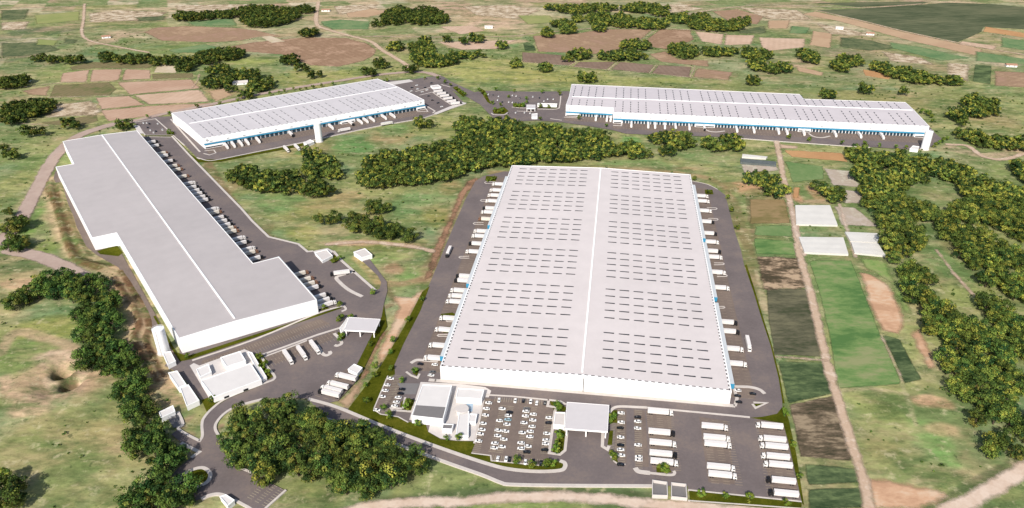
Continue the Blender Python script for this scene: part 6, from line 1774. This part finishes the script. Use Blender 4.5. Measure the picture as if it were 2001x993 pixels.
def scatter(ells, spacing, rng, zc=7.0):
    out, cells = [], {}
    E = []
    for px, py, rx, ry in ells:
        d = depth_of(py)
        th = 12.5 * math.cos(math.atan2(H, G(CX, py)[1])) * F / d      # how tall a tree reads here
        ry2 = max(1.2, ry - .36 * th)
        rx2 = max(2.0, rx - 5.0 * F / d)
        cy = py
        gx, gy = G(px, cy, zc)
        wx = rx2 * d / F
        wy = abs(G(px, cy - ry2, zc)[1] - G(px, cy + ry2, zc)[1]) / 2
        E.append((gx, gy, max(wx, 2), max(wy, 2)))
    for gx, gy, wx, wy in E:
        n = max(12, int(wx * wy * 4 / spacing ** 2 * 7))
        for _ in range(n):
            a, r = rng.random() * 2 * math.pi, math.sqrt(rng.random())
            x, y = gx + wx * r * math.cos(a), gy + wy * r * math.sin(a)
            c = (int(x // spacing), int(y // spacing))
            if all((x - u) ** 2 + (y - v) ** 2 > spacing ** 2 for i in (-1, 0, 1) for j in (-1, 0, 1) for u, v in cells.get((c[0] + i, c[1] + j), ())):
                cells.setdefault(c, []).append((x, y))
                out.append((x, y))
    return out


rng = random.Random(5)
trees = []
for lab, grp, tone, spc, ells in WOODS:
    for x, y in scatter(ells, spc * .86, rng):
        trees.append((x, y, lab, grp, tone))
for k, e in enumerate(SINGLES):
    for x, y in scatter([e], 8.0, rng):
        trees.append((x, y, 'tree of the lone round clumps dotted over the far meadows and fields', 'lone clumps in the far meadows', 2 if e[0] > 900 else 0))


def inframe(x, y):
    px, py, d = proj(x, y, 7)
    return -20 < px < 2020 and py < 1010


trees.sort(key=lambda t: proj(t[0], t[1], 7)[2] + (0 if inframe(t[0], t[1]) else 5000))
NEAR = 300
print('trees', len(trees))
for i, (x, y, lab, grp, tone) in enumerate(trees[:NEAR]):
    r = thing('tree', lab, 'tree', (x, y, 0), rng.uniform(0, 6.28), grp)
    s = rng.uniform(.82, 1.2)
    r.scale = (s, s, s * rng.uniform(.85, 1.1))
    k = rng.randrange(NV)
    inst('crown', (DARKC if tone == 0 and rng.random() < .8 else LIGHT if rng.random() < {0: .1, 1: .3, 2: .6, 3: .85}[tone] else CROWNS)[k], r)
    inst('trunk', TRUNKS[k % 4], r)
VV, CC = [], []
for x, y, lab, grp, tone in trees[NEAR:]:
    dd = proj(x, y, 7)[2]
    gd = rng.random() < {0: .1, 1: .3, 2: .6, 3: .9}[tone]
    v, c = ((GOLD_V if gd else CROWN_V)[rng.randrange(NV)] if dd < 780 else (FARG if gd else FARV)[rng.randrange(5)])
    a, s = rng.uniform(0, 6.28), rng.uniform(.85, 1.2)
    ca, sa = math.cos(a) * s, math.sin(a) * s
    VV.append(np.stack([v[:, 0] * ca - v[:, 1] * sa + x, v[:, 0] * sa + v[:, 1] * ca + y, v[:, 2] * s * rng.uniform(.85, 1.1)], -1))
    CC.append(c * {0: .85, 1: 1.05, 2: 1.12, 3: 1.15}[tone] * rng.uniform(.75, 1.3))
o = link(D.objects.new('distant_woods', mesh_from_sprays('distant_woods', np.concatenate(VV), np.concatenate(CC), M['crown'])))
o['kind'] = 'stuff'
o['label'] = 'distant woods and tree belts'

# low scrub over the meadows
bx = np.random.default_rng(9)
n = 9000
yy = np.sqrt(bx.random(n) * (1500.0 ** 2 - 270 ** 2) + 270 ** 2)
xx = (bx.random(n) * 2 - 1) * (60 + .78 * yy)
keep = fbm(xx, yy, 120, 61, 3) + 0.35 * (fbm(xx, yy, 26, 67, 2) - .5) > 0.50
for pl in [YARD_MAIN, YARD_GREY, YARD_LONG, YARD_FAR] + LAWNS + [f[2] for f in FIELDS]:
    w_ = GP(pl)
    if abs(area(w_)) > 4:
        keep &= sd_poly(xx, yy, w_) < -2.5
for m_, wd, pl in TRACKS:
    keep &= d_line(xx, yy, smooth_line(GP(pl))) > wd / 2 + 2
for t_ in (W1, W4, W2, W3):
    keep &= sd_poly(xx, yy, [(p[0] + t_.o[0], p[1] + t_.o[1]) for p in [t_.r0] + t_.A + [t_.r1] + t_.B]) < -14
SV = [crown_arrays(700 + i, 1.6, 2.0, 5, 9, .8, warm=.3) for i in range(6)]
VV, CC = [], []
for x, y in zip(xx[keep], yy[keep]):
    v, c = SV[rng.randrange(6)]
    s = rng.choice((.35, .5, .6, .8, 1.1))
    a = rng.uniform(0, 6.28)
    ca, sa = math.cos(a) * s, math.sin(a) * s
    VV.append(np.stack([v[:, 0] * ca * 1.3 - v[:, 1] * sa + x, v[:, 0] * sa * 1.3 + v[:, 1] * ca + y, v[:, 2] * s * .8 - .1], -1))
    CC.append(c * rng.uniform(.7, 1.3))
o = link(D.objects.new('scrub', mesh_from_sprays('scrub', np.concatenate(VV), np.concatenate(CC), M['crown'])))
o['kind'] = 'stuff'
o['label'] = 'low scrub dotted over the meadows'

# young trees of the planting strips
YV = [crown_arrays(500 + i, 2.7, 5.2, 13, 70, .42, warm=.6) for i in range(5)]
YOUNG = [mesh_from_sprays('crown', v, np.clip(c * np.array((1.0, 1.1, .8)), 0, 1), M['young']) for v, c in YV]
m = MB()
m.tube((0, 0, 0), (.05, 0, 3.2), .13, .07, 7)
for a in (0, 2.1, 4.2):
    m.tube((.03, 0, 1.9), (1.1 * math.cos(a), 1.1 * math.sin(a), 3.4), .06, .03, 5)
YT = m.mesh('trunk', M['trunk'])
ROWS = [
    ('along the lawn strip between the two big yards', [(825, 586), (797, 626), (768, 666), (763, 689), (764, 722), (733, 717), (732, 735), (714, 754), (716, 786), (724, 674), (750, 800)], 1.0),
    ('around the office lawns and beds', [(785, 745), (811.5, 728), (798, 790), (794, 798), (816, 830), (760, 814), (897, 858), (872, 858)], 1.1),
    ('on the planted islands left of the broad gate canopy', [(1093, 800), (1088, 795), (1090, 847), (1092, 858), (1088, 872), (1086, 882), (1010, 903), (1078, 908), (1040, 912), (1068, 910)], 1.15),
    ('between the broad gate canopy and the lorry park', [(1197, 818), (1194, 825), (1200, 896), (1196, 889), (1293, 917), (1299, 920)], 1.2),
    ('on the bottom verge below the lorry park', [(1370, 967), (1418, 972), (1464, 977), (1536, 984)], 1.2),
    ('along the right verge of the central yard', [(1533, 805), (1535, 812), (1550, 870), (1562, 934), (1357, 351), (1421, 387), (1429, 412), (1440, 447), (1385, 377)], 1.1),
    ('on the beds at the back left of the central yard', [(958, 352), (965, 350), (952, 354)], 1.0),
    ('around the grey warehouse yard and utility hall', [(660, 508), (652, 512), (664, 505), (729, 574), (663, 598), (662, 627), (668, 622), (685, 622), (668, 658), (664, 664), (367, 698), (419, 780), (413, 783), (506, 700), (512, 718), (524, 730), (518, 712), (632, 602)], 1.15),
    ('around the small lot between two warehouses', [(332, 224), (253, 240), (247, 242), (288, 229), (331, 260), (336, 262)], 1.3),
    ('along the track behind the long warehouse', [(528, 185), (556, 179), (545, 182), (574, 175), (587, 176), (598, 174), (612, 172), (628, 168), (650, 165), (385, 210), (430, 204), (465, 197)], 1.25),
    ('around the lot right of the long warehouse', [(756, 158), (750, 160), (830, 154), (856, 154), (870, 162), (880, 167), (892, 174), (898, 178), (904, 182), (909, 186)], 1.3),
    ('in the planted car park of the far yard', [(936, 177), (941, 182), (948, 188), (969, 176), (1005, 179), (1060, 181), (1092, 180), (1095, 186), (994, 190), (1029, 194), (1029, 201), (962, 203), (978, 206), (967, 216), (980, 217), (974, 220), (1007, 208), (1014, 209), (1022, 208), (1056, 209), (1072, 210), (1056, 233), (1132, 232), (1185, 247)], 1.3),
    ('along the front edge of the far yard', [(1541, 270), (1581, 275), (1645, 281), (1689, 284), (1718, 286), (1751, 288), (1770, 290)], 1.3),
    ('round the right end of the far warehouse', [(1821, 229), (1815, 225), (1810, 222), (1801, 220), (1822, 238), (1843, 277), (1850, 272), (1836, 280), (1826, 287)], 1.4),
]
for place, pts, sz in ROWS:
    for i, (px, py) in enumerate(sorted(pts, key=lambda p: (-p[1], p[0]))):
        g = G(px, py, 2.0)
        r = thing('young_tree', 'small green tree, %s nearest %s' % (ORD[i], place) if i else 'small green tree, nearest %s' % place, 'young tree', (g[0], g[1], .6), rng.uniform(0, 6.28), 'young trees ' + place)
        s = sz * rng.uniform(.75, 1.05)
        r.scale = (s, s, s)
        inst('crown', YOUNG[rng.randrange(5)], r)
        inst('trunk', YT, r)
# ------------------------------------------------------------------ light, sky, camera
SUN_AZ, SUN_EL = math.radians(199), math.radians(39)      # behind the viewer, slightly left
w = D.worlds.new('World')
SC.world = w
w.use_nodes = True
nt = w.node_tree
bg = nt.nodes['Background']
sk = nt.nodes.new('ShaderNodeTexSky')
sk.sky_type = 'NISHITA'
sk.sun_disc = False
sk.sun_elevation = SUN_EL
sk.sun_rotation = SUN_AZ
sk.air_density = 1.0
sk.dust_density = 2.0
nt.links.new(sk.outputs[0], bg.inputs[0])
bg.inputs[1].default_value = 0.11
s = D.lights.new('sun', 'SUN')
s.energy = 4.6
s.angle = math.radians(0.6)
s.color = (1.0, 0.95, 0.88)
so = D.objects.new('sun', s)
COL.objects.link(so)
d = Vector((-math.sin(SUN_AZ) * math.cos(SUN_EL), -math.cos(SUN_AZ) * math.cos(SUN_EL), -math.sin(SUN_EL)))
so.rotation_euler = d.to_track_quat('-Z', 'Y').to_euler()
so.location = (0, 0, 800)
cam = D.cameras.new('camera')
cam.sensor_width = 36.0
cam.lens = F / 2001 * 36
cam.clip_start = 1.0
cam.clip_end = 60000
co = D.objects.new('camera', cam)
COL.objects.link(co)
co.location = (0, 0, H)
co.rotation_euler = (math.pi / 2 - PITCH, 0, 0)
SC.camera = co
SC.view_settings.view_transform = 'Standard'
SC.view_settings.look = 'None'
SC.view_settings.exposure = 0.35
SC.view_settings.gamma = 1.0
SC.render.engine = 'CYCLES'
SC.cycles.max_bounces = 6
SC.cycles.diffuse_bounces = 2
SC.cycles.transparent_max_bounces = 12
